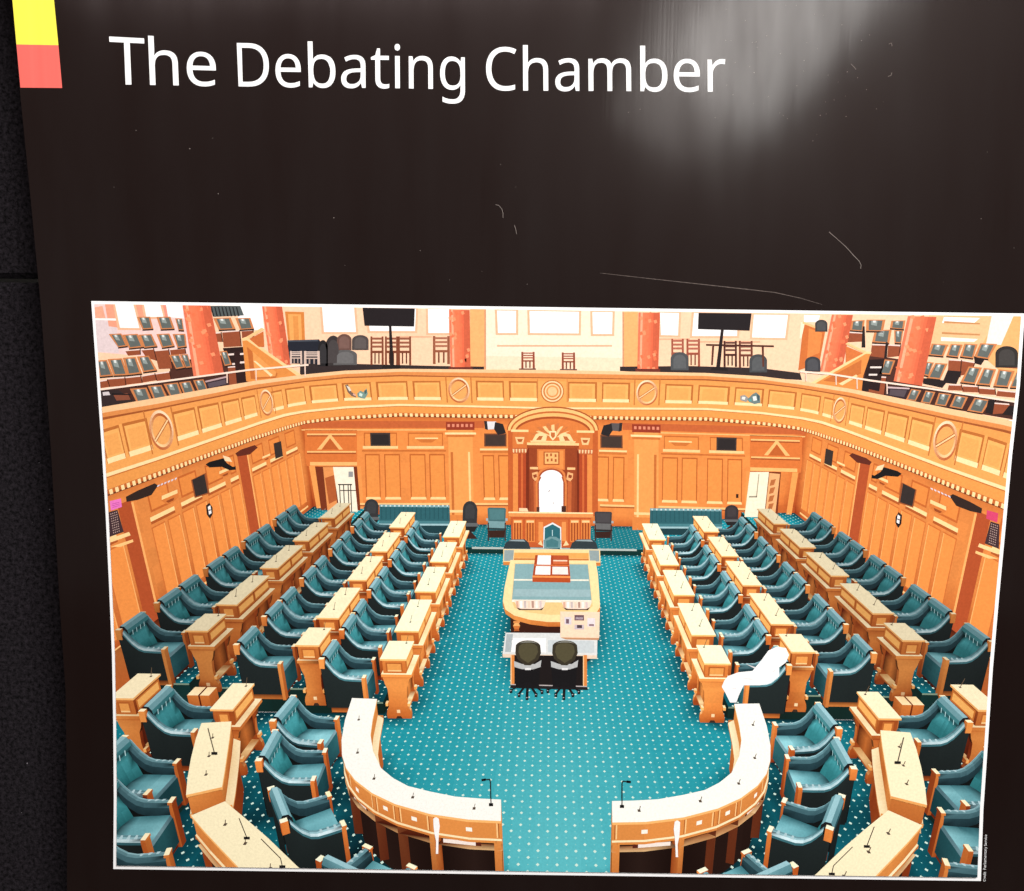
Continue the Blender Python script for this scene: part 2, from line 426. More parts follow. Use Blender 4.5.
    for k in range(1, n-1, 2 if n > 6 else 1):
        microphone(mid[k].x, mid[k].y, zt, .05, .01)

ORD = ['nearest', 'second', 'third', 'fourth', 'fifth', 'sixth', 'seventh', 'eighth', 'farthest']
SIDE = {-1: 'left', 1: 'right'}
ROWN = ['front row', 'middle row', 'back row']
DY = [(7.39,7.88),(8.2,9.28),(9.62,10.72),(11.0,12.1),(12.45,13.55)]
CYS = [7.5] + [c+d for c in (8.59,10.0,11.4,12.75) for d in (-.268,.268)]
CYC = [7.5] + [c+d for c in (8.58,9.90,11.2,12.55) for d in (-.262,.262)]
for s in (-1, 1):
    for r, (xi, w, zp, xc, zc_, g) in enumerate(((1.79,.30,0,2.50,.17,1.08),(2.81,.27,.17,3.47,.34,1.0),(4.10,.25,.34,4.80,.51,.84))):
        for k, (y0, y1) in enumerate(DY):
            nm = ['nearest', 'second', 'third', 'fourth', 'farthest'][k]
            desk(s, xi, w, y0, y1, zp, f'{nm} wooden desk of the {ROWN[r]} on the {SIDE[s]} side of the printed chamber', g)
        for k, y in enumerate(CYC if r == 2 else CYS):
            fl = s > 0 and r == 0 and k == 0
            armchair(s*xc, y, zc_, 0 if s < 0 else math.pi,
                     f'{ORD[k]} green leather armchair of the {ROWN[r]} on the {SIDE[s]} side' + (', under a white sheepskin' if fl else ''), g*(.97 if r else 1.0))

# ring of curved desks nearest the viewer of the print
def P2(L, z, s=1): return [onz(x, y, z)[:2] for x, y in L]
OUT = [(352,698),(345,720),(341.5,740),(342,755),(346,768),(355,780),(372,793),(395,804),(430,814),(468,819.5),(501,821)]
INN = [(377,699),(372.5,720),(370.5,735),(373,751),(381,768),(393,778),(408,786),(430,791.5),(455,796.5),(480,798.5),(501,799.5)]
for s in (-1, 1):
    m = -s
    curved_desk(P2(OUT,.83), P2(INN,.83), .83, 0, f'curved wooden desk at the near end of the aisle, {SIDE[s]} side', posts=(8,10), thin=(4,6,7), spans=((2,4),(4,6),(6,7),(7,8),(8,10)), s=m, top='cream')
    # a white handset lies over the division between two drawers
    S1o = [(201.5,723),(196,738),(191,758),(187.5,778),(186,795)]
    S1i = [(231.3,721.4),(229.5,738),(227,755),(224.5,772),(222,787)]
    curved_desk(P2(S1o,.83), P2(S1i,.83), .83, 0, f'short curved wooden desk of the outer ring, {SIDE[s]} side, farther of two', s=m, drawers=False)
    S2o = [(191,815.5),(205,832),(222,850),(243,872),(262,890)]
    S2i = [(224.8,801.3),(245,818),(268,838),(297,866),(318,884)]
    curved_desk(P2(S2o,.83), P2(S2i,.83), .83, 0, f'short curved wooden desk of the outer ring, {SIDE[s]} side, cut by the lower edge', s=m, drawers=False)
    desk(s, 3.35, .22, 6.20, 6.74, 0, f'small square desk between the rows and the outer ring, {SIDE[s]} side')
    desk(s, 4.29, .23, 6.11, 6.62, .17, f'small square desk against the {SIDE[s]} edge of the print', .95)
    for (x, y, zf, hd, t) in ((310,738,0,-4,'inner ring, farthest'),(298,775,0,4,'inner ring, middle'),(312,828,0,32,'inner ring, nearest whole'),(372,886,0,62,'inner ring, cut by the lower edge'),
                           (186,728,.17,0,'beside the small square desk'),(142,786,.17,-3,'outer ring, farther'),(135,830,.17,3,'outer ring, nearer'),(130,890,.17,12,'outer ring, in the corner')):
        p = onz(x, y, zf+.36); a = math.radians(hd)
        armchair(m*p[0], p[1], zf, a if s < 0 else math.pi-a, f'green leather armchair of the {SIDE[s]} {t}', 1.12 if 'inner' in t else 1.0)

# white sheepskin over the nearest chair of the right front row
item('sheepskin', 'white sheepskin draped over the nearest armchair of the right front row')
q = zc(640, 590, 5.689)
SK = [(465,550),(480,515),(500,490),(560,468),(640,460),(690,400),(730,345),(780,322),(830,330),(848,370),(830,412),(792,440),(792,490),(740,530),(680,542),(590,542),(562,600),(548,640),(512,640),(488,590)]
pix([q(*a) for a in SK], 7.35, (255,254,252))
for a in ([(600,420),(660,440),(650,446)],[(560,500),(640,505),(640,510)],[(740,470),(772,455),(768,462)],[(520,560),(545,555),(544,562)]):
    pix([q(*t) for t in a], 7.30, (226,222,222))
for s, x0 in ((-1, 0), (1, 1)):
    item('handset', f'white handset on the drawer fronts of the {SIDE[s]} curved desk')
    L = [(437,612),(448,606),(458,612),(462,640),(459,668),(457,700),(456,748),(447,748),(448,700),(441,668),(438,640)]
    q = zc(320, 660, 3.858)
    if s < 0: pix([q(*t) for t in L], 4.9, (255,252,250))
    else:
        P_ = [atd(*q(*t), 4.9) for t in L]
        face([(-a, b, c) for a, b, c in P_], (255,252,250), 0, False)
    item('microphone', f'thin black microphone on the end of the {SIDE[s]} curved desk')
    q = zc(320, 660, 3.858)
    def stroke(pts, w_, d_, col, mirror=False):
        for (a, b) in zip(pts, pts[1:]):
            dx, dy = b[0]-a[0], b[1]-a[1]; l = math.hypot(dx, dy) or 1
            nx, ny = -dy/l*w_/2, dx/l*w_/2
            Q = [atd(x, y, d_) for x, y in ((a[0]+nx,a[1]+ny),(b[0]+nx,b[1]+ny),(b[0]-nx,b[1]-ny),(a[0]-nx,a[1]-ny))]
            if mirror: Q = [(-u, v, w) for u, v, w in Q]
            face(Q, col, 0, False)
    stroke([q(660,560),q(658,470),q(655,460),q(630,462)], 1.0, 5.0, (40,36,34), s > 0)
    stroke([q(624,463),q(640,461)], 2.2, 5.0, (30,28,28), s > 0)
    stroke([q(652,558),q(668,558)], 3.0, 5.0, (30,28,28), s > 0)
    for L in ([(455,262),(480,358)],[(575,610),(605,685)],[(660,690),(735,765),(742,795)]):
        item('microphone', f'thin black microphone on a desk of the {SIDE[s]} outer ring')
        q2 = zc(90, 660, 3.858)
        stroke([q2(*t) for t in L], .8, 4.6, (60,48,40), s > 0)
        e = q2(*L[-1]); stroke([(e[0]-3,e[1]+.5),(e[0]+3,e[1]+.5)], 2.6, 4.6, (30,28,28), s > 0)

# ------------------------------------------------------------------ carpet and steps of the printed chamber
def carpet(x0, x1, y0, y1, z, name='carpet', label=None, dots=True, sub=.22):
    if label: item(name, label)
    nx, ny = max(1, round((x1-x0)/sub)), max(1, round((y1-y0)/sub))
    grid((x0,y0,z),(x1,y0,z),(x1,y1,z),(x0,y1,z), 'carpet', nx, ny)
    if not dots: return
    S = .177
    j = math.ceil(y0/(S/2))
    while j*S/2 < y1:
        y = j*S/2
        i = math.ceil((x0-(j % 2)*S/2)/S)
        while True:
            x = i*S+(j % 2)*S/2
            if x >= x1: break
            r = .017
            face([(x-r,y,z),(x,y-r*1.25,z),(x+r,y,z),(x,y+r*1.25,z)], (214,240,226), .00045, False)
            if y < 10:
                xs, r = x+S/2, .007
                if xs < x1: face([(xs-r,y,z),(xs,y-r*1.2,z),(xs+r,y,z),(xs,y+r*1.2,z)], (150,214,210), .00045, False)
            i += 1
        j += 1
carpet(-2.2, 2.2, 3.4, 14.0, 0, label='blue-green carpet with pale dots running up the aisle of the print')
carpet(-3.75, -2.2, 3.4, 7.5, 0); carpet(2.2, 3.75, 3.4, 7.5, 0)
for s in (-1, 1):
    T = SIDE[s]
    def sl(a, b): return tuple(sorted((s*a, s*b)))
    item('carpeted_step', f'dark dotted carpet of the raised steps under the rows on the {T} side')
    for a, b, y0, y1, z in ((3.75,4.62,3.4,7.5,.17),(4.62,6.2,3.4,7.3,.34),(2.15,3.12,7.5,15.0,.17),(3.12,4.4,7.52,15.8,.34),(4.4,5.65,7.3,15.8,.51)):
        carpet(*sl(a, b), y0, y1, z, sub=.3)
        grid((s*a,y0,0),(s*b,y0,0),(s*b,y0,z),(s*a,y0,z), (14,52,52), 3, 1)
        grid((s*a,y0,0),(s*a,y1,0),(s*a,y1,z),(s*a,y0,z), (14,52,52), 1, 12)
        face([(s*a,y0-.004,z-.02),(s*b,y0-.004,z-.02),(s*b,y0-.004,z+.002),(s*a,y0-.004,z+.002)], (120,140,120), .0006, False)
    box(*sl(4.10, 4.21), 7.14, 7.34, .2, .44, 'wood', 'gold'); box(*sl(4.23, 4.36), 7.14, 7.34, .2, .44, 'wood', 'gold')
    box(*sl(4.5, 4.72), 7.0, 7.12, .34, .40, 'wood', 'gold')
item('carpeted_step', 'low carpeted step in front of the wide desk below the canopy', .8)
carpet(-2.2, 2.2, 14.0, 15.8, .13, sub=.3)
face([(-2.2,14,0),(2.2,14,0),(2.2,14,.13),(-2.2,14,.13)], (16,84,88))
face([(-1.75,13.99,.10),(1.75,13.99,.10),(1.75,13.99,.145),(-1.75,13.99,.145)], (226,240,232), .0004, False)

# ------------------------------------------------------------------ the panelled walls below the gallery
YW, XW = 15.8, 5.65
def mirrored(P, s): return [(-a if s > 0 else a, b, c) for a, b, c in P]
def onwall(x, y): return ony(x, y, YW-.02)
def onside(x, y): return onx(x, y, -XW+.02)
def wq(pts, col, s, bias, fn=onwall, occ=False):
    face(mirrored([fn(*t) for t in pts], s), col, bias, occ)
def wr(x0, y0, x1, y1, col, s, bias=.0003, fn=onwall): wq([(x0,y0),(x1,y0),(x1,y1),(x0,y1)], col, s, bias, fn)
item('panelled_wall', 'orange wood-panelled end wall below the gallery in the print')
grid((-XW,YW,.1),(XW,YW,.1),(XW,YW,2.75),(-XW,YW,2.75), 'wall', 40, 9)
for s in (-1, 1):
    # sunk panels
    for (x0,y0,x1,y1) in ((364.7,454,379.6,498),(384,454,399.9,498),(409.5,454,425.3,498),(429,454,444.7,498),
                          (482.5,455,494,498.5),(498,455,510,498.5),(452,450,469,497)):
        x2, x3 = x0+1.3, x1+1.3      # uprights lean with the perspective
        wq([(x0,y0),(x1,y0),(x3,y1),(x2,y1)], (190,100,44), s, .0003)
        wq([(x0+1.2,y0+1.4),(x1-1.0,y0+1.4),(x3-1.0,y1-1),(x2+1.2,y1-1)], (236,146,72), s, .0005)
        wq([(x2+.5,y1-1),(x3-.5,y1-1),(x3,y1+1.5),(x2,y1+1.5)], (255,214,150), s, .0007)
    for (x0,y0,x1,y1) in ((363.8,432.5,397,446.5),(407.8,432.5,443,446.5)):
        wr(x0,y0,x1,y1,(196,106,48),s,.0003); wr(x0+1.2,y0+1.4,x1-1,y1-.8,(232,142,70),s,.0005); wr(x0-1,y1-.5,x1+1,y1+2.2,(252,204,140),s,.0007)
    wr(415,437.6,438,439,(255,214,150),s,.0007); wq([(416,439),(437,439),(432,442.5),(421,442.5)],(206,116,54),s,.0007)
    wr(362,450,446,451.6,(198,108,50),s,.0006)
    wr(360,503,508,505,(250,196,128),s,.0006); wr(360,505,508,506.2,(160,80,36),s,.0006)
    wr(480,448.5,508,450.4,(255,214,150),s,.0006); wr(480,450.4,508,453,(206,118,56),s,.0006)
    wr(300,421,484,428,(196,98,52),s,.0002); wr(300,429.3,446,430.5,(246,186,116),s,.0003)
    # pilaster with carved head
    wq([(448,430),(472.5,430),(474,532),(450,532)], (240,158,84), s, .0009)
    wq([(450.5,452),(453,452),(454.5,515),(452,515)], (198,110,52), s, .0011); wq([(468,452),(470,452),(471.5,515),(469.5,515)], (255,206,140), s, .0011)
    wr(446,422,474.5,430,(150,56,36),s,.0010)
    for k in range(6): wr(447.5+k*4.5,424,450+k*4.5,427,(226,140,110),s,.0012)
    wr(445,432.5,476,434.5,(255,220,160),s,.0013); wr(446.5,434.5,474.5,437,(206,116,54),s,.0013); wr(448,510,474,512.5,(255,210,146),s,.0012)
    wr(448,515,476,533,(224,134,66),s,.0011)
    # door case: head with a small pediment, jambs
    wr(305,430,357,466,(218,118,56),s,.0003)
    for y in (433.5,451): wr(307,y,356,y+1.6,(250,190,120),s,.0005); wr(307,y+1.6,356,y+3,(164,80,38),s,.0005)
    wr(310,462,357,465.5,(248,184,112),s,.0006)
    wq([(317,449.5),(330,433.5),(343,449.5),(339,449.5),(330,438),(321.5,449.5)], (250,188,118), s, .0008)
    wq([(322,449.5),(330,438.5),(338.5,449.5)], (190,96,44), s, .0007)
    wq([(309,466),(315,466),(323,516),(318,516)], (240,158,84), s, .0005)
    wq([(357,466),(361,466),(364,514),(360,514)], (236,150,78), s, .0005)
wr(736,494,738.5,498,(60,34,24),-1,.0012)
for s in (-1, 1):
    item('doorway', f'open doorway with a bright passage at the {SIDE[s]} corner of the print')
    if s < 0:
        wq([(315,466.5),(357,466.5),(361,516),(322,516)], (120,52,28), s, .0012)
        wq([(323,467),(334,467),(338,516),(328,516)], (232,150,86), s, .0014); wq([(325,478),(334,475),(337,500),(329,504)], (178,92,48), s, .0016)
        wq([(333,467),(353.5,467),(358,514),(340,514)], (250,240,216), s, .0016)
        wr(348.5,471.5,353,477,(150,150,150),s,.0018)
        for x in (339,343,347.5,350): wq([(x,484),(x+1,484),(x+2.2,512),(x+1.2,512)], (70,64,60), s, .0020)
        wr(338,484,352,485.2,(60,54,50),s,.0020); wr(340,490,356,491,(90,80,72),s,.0020)
    else:
        W2 = lambda pts, col, b: face([onwall(*t) for t in pts], col, b, False)
        W2([(750,471.5),(781,472),(777,522),(745,520)], (120,52,28), .0012)
        W2([(750,472),(769,472),(764,518),(744.5,517)], (248,236,208), .0016)
        W2([(769.5,473),(780,474),(775,516),(765,516)], (238,176,120), .0016)
        W2([(749,496),(757,496),(757,497.5),(749,497.5)], (150,140,120), .0018); W2([(758.5,474),(759.5,474),(757,497),(756,497)], (170,156,130), .0018)
        for k in range(4): W2([(771-k*.7,480+8*k),(776-k*.7,479+8*k),(774-k*.7,485+8*k),(769.5-k*.7,486+8*k)], (186,108,60), .0018)
    # grilles and lamps of the end wall
    item('speaker_grille', f'dark square grille high on the {SIDE[s]} half of the end wall')
    wq([(370,432.8),(390.2,432.8),(390.6,446),(370.6,446)], (64,52,48), s, .0014)
    wq([(371.5,434.5),(388.6,434.5),(389,444.6),(372,444.6)], (44,38,38), s, .0016)
    item('speaker_grille', f'dark grille beside the canopy on the {SIDE[s]}')
    wr(484.2,433.5,506.5,446.5,(110,66,46),s,.0012); wr(485.5,435,505,445.6,(66,52,46),s,.0014)
    item('spotlight', f'small spotlight hung under the gallery {SIDE[s]} of the canopy')
    wq([(485.5,421.5),(496,421.5),(499,429),(487,429.5)], (226,224,226) if s < 0 else (90,84,84), s, .0020)
    wq([(495,422),(503,424),(506,433),(498,435),(494,429)], (40,36,38), s, .0022)
    wq([(484,421),(487,421),(488,430),(485,429)], (48,42,44), s, .0022)
# side walls
for s in (-1, 1):
    item('panelled_wall', f'orange wood-panelled {SIDE[s]} side wall below the gallery in the print')
    x = s*XW
    grid((x,4.5,.3),(x,YW,.3),(x,YW,2.62),(x,4.5,2.62), 'wall', 44, 9)
    S = lambda pts, col, b: wq(pts, col, s, b, onside)
    def up(Y, w_, z0, z1, col, b):
        face([(s*(XW-.02),Y,z0),(s*(XW-.02),Y+w_,z0),(s*(XW-.02),Y+w_,z1),(s*(XW-.02),Y,z1)], col, b, False)
    for Y0, Y1 in ((6.6,8.65),(9.25,12.25),(12.75,15.4)):
        n = max(2, round((Y1-Y0)/.46)); w_ = (Y1-Y0)/n
        for k in range(n):
            Y = Y0+k*w_
            up(Y+.03, w_-.07, .72, 1.86, (206,112,52), .0003); up(Y+.055, w_-.11, .74, 1.84, (240,146,72), .0005)
            up(Y+w_-.07, .022, .74, 1.84, (250,178,106), .0007)
            if k % 2 == 0:
                up(Y+.05, 2*w_-.2 if k+1 < n else w_-.1, 1.94, 2.0, (255,216,152), .0007); up(Y+.05, 2*w_-.2 if k+1 < n else w_-.1, 1.90, 1.94, (176,88,40), .0007)
                up(Y+.1, 2*w_-.3 if k+1 < n else w_-.2, 2.06, 2.38, (196,102,46), .0005); up(Y+.14, 2*w_-.38 if k+1 < n else w_-.28, 2.09, 2.35, (230,138,66), .0007)
        up(Y0, Y1-Y0, .60, .64, (252,196,128), .0007)
    for Y0, w_ in ((8.66, .30), (12.28, .40)):       # piers standing out from the wall, their shaded side
        up(Y0, w_, .5, 2.34, (178,80,42), .0010); up(Y0+w_, .05, .5, 2.3, (250,176,104), .0010)
    face([(s*5.12,6.2,.34),(s*5.12,8.2,.34),(s*5.12,8.2,.98),(s*5.12,6.2,.98)], 'wall')
    # carved shield corbels
    q = zc(100, 420, 6.4)
    for cx_, cy_, k_ in ((445,488,1.0),(800,330,.72),(1064,236,.5)):
        Q = lambda L: [q(cx_+a*k_, cy_+b*k_) for a, b in L]
        S(Q([(-58,0),(55,-50),(58,5),(20,42),(-20,50),(-50,30)]), (214,122,58), .0012)
        S(Q([(-50,-2),(50,-44),(52,-20),(-50,24)]), (255,212,148), .0014)
        S(Q([(-24,32),(30,8),(24,28),(-8,42)]), (150,72,34), .0014)
    item('speaker_grille', f'dark grille high on the {SIDE[s]} side wall')
    S([q(582,384),q(678,338),q(702,470),q(606,500)], (150,80,44), .0012)
    S([q(590,384),q(668,346),q(690,466),q(612,490)], (52,44,42), .0016)
    item('speaker_grille', f'second dark grille farther along the {SIDE[s]} side wall')
    S([(273.5,443.5),(281,441),(283,456),(275.5,459)], (56,46,42), .0016)
    item('wall_lamp', f'small black wall lamp with a white face on the {SIDE[s]} side wall')
    S([q(678,548),q(700,530),q(720,560),q(722,600),q(704,632),q(684,606)], (40,30,30), .0020)
    S([q(690,556),q(706,546),q(714,596),q(698,606)], (252,246,242), .0022); S([q(694,574),q(708,570),q(709,580),q(695,584)], (120,110,112), .0024)
    item('spotlight', f'black spotlights hung under the {SIDE[s]} gallery')
    S([q(676,284),q(700,268),q(790,244),(q(812,276)),q(850,300),q(868,296),q(870,318),q(830,322),q(780,300),q(700,304)], (26,23,24), .0030)
    S([q(785,226),q(830,240),q(846,268),q(800,262)], (250,214,170), .0032)
    item('ceiling_vent', f'dark curved recess under the {SIDE[s]} gallery')
    S([q(165,492),q(240,452),q(350,405),q(372,418),q(330,480),q(240,512),q(170,524)], (50,36,32), .0026)
    item('cable_duct', f'pale jointed duct end under the {SIDE[s]} gallery')
    for k in range(6): S([q(365+23*k,430-9*k),q(380+22*k,422-9*k),q(384+22*k,412-9*k),q(368+22*k,418-9*k)], (226,214,220), .0028)
    item('ceiling_vent', f'farther dark recess under the {SIDE[s]} gallery')
    S([q(866,214),q(900,190),q(990,160),q(1010,176),q(960,220),q(880,234)], (96,42,30), .0026)
    item('notice', f'small pink notice at the edge of the print, {SIDE[s]} side')
    S([q(62,520),q(134,502),q(140,556),q(70,580)], (236,120,196) if s < 0 else (214,70,110), .0030)
    if s < 0:
        for k in range(3): S([q(78,536+11*k),q(124,524+11*k),q(124.5,528+11*k),q(78.5,540+11*k)], (190,84,156), .0032)
    item('speaker_grille', f'patterned dark grille below the pink notice, {SIDE[s]} side')
    S([q(56,590),q(112,574),q(152,716),q(62,748)], (66,46,50), .0028)
    for k in range(9):
        for j in range(4):
            a, b = 66+12*j+2.2*k, 600+15*k-4*j
            S([q(a,b),q(a+6,b-2),q(a+7,b+4),q(a+1,b+6)], (190,160,150), .0030)
    S([q(60,760),q(186,716),q(196,738),q(66,784)], (255,214,150), .0030); S([q(66,812),q(130,790),q(210,764),q(214,780),q(130,812)], (252,200,130), .0030)

# ------------------------------------------------------------------ the gallery front: one long curve, drawn from its section
def lerpc(T):
    def f(x):
        for (xa, ya), (xb, yb) in zip(T, T[1:]):
            if x <= xb or (xb, yb) == T[-1]: return ya+(yb-ya)*(x-xa)/(xb-xa)
    return f
C_BOT = lerpc([(60,515),(104,497.5),(156,478),(218,454),(255,440),(290,428.5),(305,424),(325,421.4),(345,419.7),(400,416.8),(470,418),(553,419)])
C_DEN = lerpc([(60,509),(104,491),(156,472),(218,449),(255,435.5),(290,424.5),(305,420.5),(325,417.8),(345,416),(400,412.8),(470,414),(553,415)])
C_MOU = lerpc([(60,489),(106,474.7),(159,457.5),(181,449.7),(260,422.3),(285,414.5),(305,411),(345,407),(400,404.5),(470,406),(553,408)])
C_PB = lerpc([(60,480),(116,460.5),(142,452.5),(189,437),(212,429.5),(255,416),(292,406),(311,403),(346,400.3),(400,399.4),(470,400),(553,401)])
C_PT = lerpc([(60,443),(124,423),(199,406),(249,396),(286,388.5),(311,385.4),(346,382.8),(400,381),(470,380.6),(553,381.4)])
C_SB = lerpc([(60,428),(102,417.5),(156,408),(217,396),(255,388),(305,381),(345,377),(400,375),(470,376.5),(553,377.5)])
C_ST = lerpc([(60,423.5),(102,413),(156,404),(217,392.6),(255,384.6),(305,378),(345,374),(400,371.8),(470,372.6),(553,373.4)])
C_BK = lerpc([(60,417),(102,407),(156,398),(217,387),(255,380.8),(305,374.4),(345,370.6),(400,368.8),(470,369.4),(553,370)])
def plan(x): return onz(x, C_BOT(x), 2.65)[:2]
def zat(X, Y, C):
    lo, hi = 1.8, 4.4
    for _ in range(36):
        m = (lo+hi)/2; p = proj((X, Y, m))
        if p[1] > C(min(553, p[0])): lo = m
        else: hi = m
    return (lo+hi)/2
NS = 96
PX = [78+(552.9-78)*k/NS for k in range(NS+1)]
PL = [plan(x) for x in PX]
PL[-1] = (0.0, PL[-1][1])
CUR = {n: [zat(X, Y, C) for X, Y in PL] for n, C in (('bot',C_BOT),('den',C_DEN),('mou',C_MOU),('pb',C_PB),('pt',C_PT),('sb',C_SB),('st',C_ST))}
def u_at(x, n='pt', n2='pb'):
    best = None
    for k in range(NS):
        pa, pb_ = [proj((*PL[i], (CUR[n][i]+CUR[n2][i])/2))[0] for i in (k, k+1)]
        if pa <= x <= pb_: return k+(x-pa)/(pb_-pa)
    return 0.0 if x < 200 else float(NS)
def gp(u, n, t=0.0, n2=None):
    k = min(NS-1, int(u)); g = u-k
    X = PL[k][0]*(1-g)+PL[k+1][0]*g; Y = PL[k][1]*(1-g)+PL[k+1][1]*g
    z = CUR[n][k]*(1-g)+CUR[n][k+1]*g
    if n2: z = z*(1-t)+t*(CUR[n2][k]*(1-g)+CUR[n2][k+1]*g)
    return (X, Y, z)
def band(n1, n2, col, bias, s, t1=0., t2=0., a1=None, a2=None, u0=0, u1=NS):
    for k in range(u0, u1):
        face(mirrored([gp(k,n1,t1,a1),gp(k+1,n1,t1,a1),gp(k+1,n2,t2,a2),gp(k,n2,t2,a2)], s), col, bias, bias == 0)
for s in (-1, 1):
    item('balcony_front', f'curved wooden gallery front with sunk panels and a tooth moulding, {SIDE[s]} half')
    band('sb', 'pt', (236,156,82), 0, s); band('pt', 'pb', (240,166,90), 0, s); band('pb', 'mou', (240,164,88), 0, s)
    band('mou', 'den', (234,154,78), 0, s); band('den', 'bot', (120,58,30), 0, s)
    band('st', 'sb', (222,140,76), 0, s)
    band('mou', 'mou', (255,222,166), .0006, s, -.08, .16, 'den', 'den')
    band('mou', 'mou', (196,112,52), .0006, s, .16, .24, 'den', 'den')
    band('den', 'den', (196,104,48), .0006, s, -.3, 0, 'mou', 'mou')
    band('sb', 'sb', (160,84,42), .0006, s, 0, .22, 'pt', 'pt')
    for k in range(NS):        # top of the parapet, and the dark soffit
        def back(k):
            X, Y, z = gp(k, 'st'); p = proj((X, Y, z))
            return onz(p[0], min(C_BK(min(553, p[0])), p[1]-3), z)
        face(mirrored([gp(k,'st'),gp(k+1,'st'),back(k+1),back(k)], s), (246,196,146), 0, False)
        a, b = gp(k,'bot'), gp(k+1,'bot')
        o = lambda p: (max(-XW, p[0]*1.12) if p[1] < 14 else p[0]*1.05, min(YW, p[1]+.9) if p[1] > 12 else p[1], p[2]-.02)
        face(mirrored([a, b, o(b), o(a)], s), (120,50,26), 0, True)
    # teeth of the moulding
    Ls = [0.0]
    for k in range(NS): Ls.append(Ls[-1]+math.hypot(PL[k+1][0]-PL[k][0], PL[k+1][1]-PL[k][1]))
    def ul(l):
        for k in range(NS):
            if Ls[k+1] >= l: return k+(l-Ls[k])/(Ls[k+1]-Ls[k])
        return float(NS)
    l = .02
    while l < Ls[-1]:
        u, v = ul(l), ul(l+.062)
        face(mirrored([gp(u,'den',.1,'bot'),gp(v,'den',.1,'bot'),gp(v,'den',.9,'bot'),gp(u,'den',.9,'bot')], s), (255,220,160), .0008, False)
        l += .115
    # sunk panels
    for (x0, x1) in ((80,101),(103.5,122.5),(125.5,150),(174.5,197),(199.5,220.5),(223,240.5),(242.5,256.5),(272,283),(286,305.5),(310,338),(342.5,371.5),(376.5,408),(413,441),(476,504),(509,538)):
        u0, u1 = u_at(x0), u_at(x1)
        n = 5
        def strip(ta, tb, ua, ub, col, b):
            for k in range(n):
                p, r = ua+(ub-ua)*k/n, ua+(ub-ua)*(k+1)/n
                face(mirrored([gp(p,'pt',ta,'pb'),gp(r,'pt',ta,'pb'),gp(r,'pt',tb,'pb'),gp(p,'pt',tb,'pb')], s), col, b, False)
        d = (u1-u0)
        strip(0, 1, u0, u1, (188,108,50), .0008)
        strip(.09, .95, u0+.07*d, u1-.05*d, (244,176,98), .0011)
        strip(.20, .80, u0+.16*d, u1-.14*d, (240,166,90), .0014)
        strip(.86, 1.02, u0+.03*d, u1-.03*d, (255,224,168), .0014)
    # carved rings with a slanting bar
    for cx_, hw in ((161.5,11.5),(266.5,6.4),(459,10.8)):
        item('medallion', f"carved wooden ring on the {SIDE[s]} gallery front, {'nearest' if cx_ < 200 else 'in the bend' if cx_ < 300 else 'beside the middle'}")
        uc, ua, ub = u_at(cx_), u_at(cx_-hw), u_at(cx_+hw)
        for x_ in (-1, 1):       # the plain upright field the ring sits on
            e = u_at(cx_+x_*hw*1.15)
            face(mirrored([gp(e-.12*(1 if hw > 7 else .6),'sb',.1,'pt'),gp(e+.12*(1 if hw > 7 else .6),'sb',.1,'pt'),gp(e+.12*(1 if hw > 7 else .6),'pb',.5,'mou'),gp(e-.12*(1 if hw > 7 else .6),'pb',.5,'mou')], s), (196,116,56), .0016, False)
        def cp_(a, r, dz=0):
            u = uc+((ub-ua)/2)*r*math.cos(a)
            return gp(u, 'pt', .5-.66*r*math.sin(a)+dz, 'pb')
        N = 28
        for k in range(N):
            a, b = 2*math.pi*k/N, 2*math.pi*(k+1)/N
            li = .5+.5*math.sin((a+b)/2+.6)
            face(mirrored([cp_(a,1),cp_(b,1),cp_(b,.86),cp_(a,.86)], s), tuple(int(p+(q_-p)*li) for p, q_ in zip((190,104,58),(255,224,186))), .0020, False)
            face(mirrored([cp_(a,.86),cp_(b,.86),cp_(b,.72),cp_(a,.72)], s), tuple(int(p+(q_-p)*(1-li)) for p, q_ in zip((176,92,46),(250,206,150))), .0020, False)
            face(mirrored([cp_(a,.72),cp_(b,.72),gp(uc,'pt',.5,'pb')], s), (238,166,94), .0020, False)
        sg = 1 if s < 0 else -1
        for w_, col, b in ((.20,(170,88,44),.0023),(.10,(250,206,150),.0025)):
            e = lambda a, r: cp_(a if sg > 0 else math.pi-a, r)
            face(mirrored([e(.55+w_*.6,.8),e(.55-w_*.6,.8),e(math.pi+.55+w_*.6,.8),e(math.pi+.55-w_*.6,.8)], s), col, b, False)
    EM = [13.0]
    item('emblem', f'silvery painted emblem on a panel of the gallery front, {SIDE[s]} side')
    if s < 0:
        q = zc(240, 300, 6.4)
        for L, c in (([(672,545),(690,540),(715,590),(735,600),(745,625),(715,615),(690,590)],(120,96,84)),([(750,600),(770,580),(790,590),(810,565),(818,600),(800,632),(775,628),(755,620)],(120,150,140)),
                     ([(680,548),(700,556),(712,580),(700,584)],(226,220,206)),([(765,592),(785,602),(780,618),(762,612)],(206,226,216)),([(795,580),(812,574),(810,596),(798,604)],(70,96,96)),([(725,596),(742,606),(738,616),(722,606)],(220,170,150))):
            EM[0] -= .02; pix([q(*t) for t in L], EM[0], c)
    else:
        q = zc(670, 300, 5.689)
        for L, c in (([(400,545),(425,540),(450,560),(435,580),(400,570)],(150,150,146)),([(440,565),(470,535),(490,525),(512,545),(515,585),(480,592),(450,580)],(110,128,126)),
                     ([(410,550),(430,552),(425,568),(408,564)],(236,232,224)),([(470,550),(490,545),(495,570),(475,575)],(228,234,228)),([(495,535),(510,548),(505,575),(498,570)],(64,84,90)),([(446,566),(462,560),(466,574),(452,580)],(90,150,150))):
            EM[0] -= .02; pix([q(*t) for t in L], EM[0], c)
item('medallion', 'carved round boss at the middle of the gallery front')
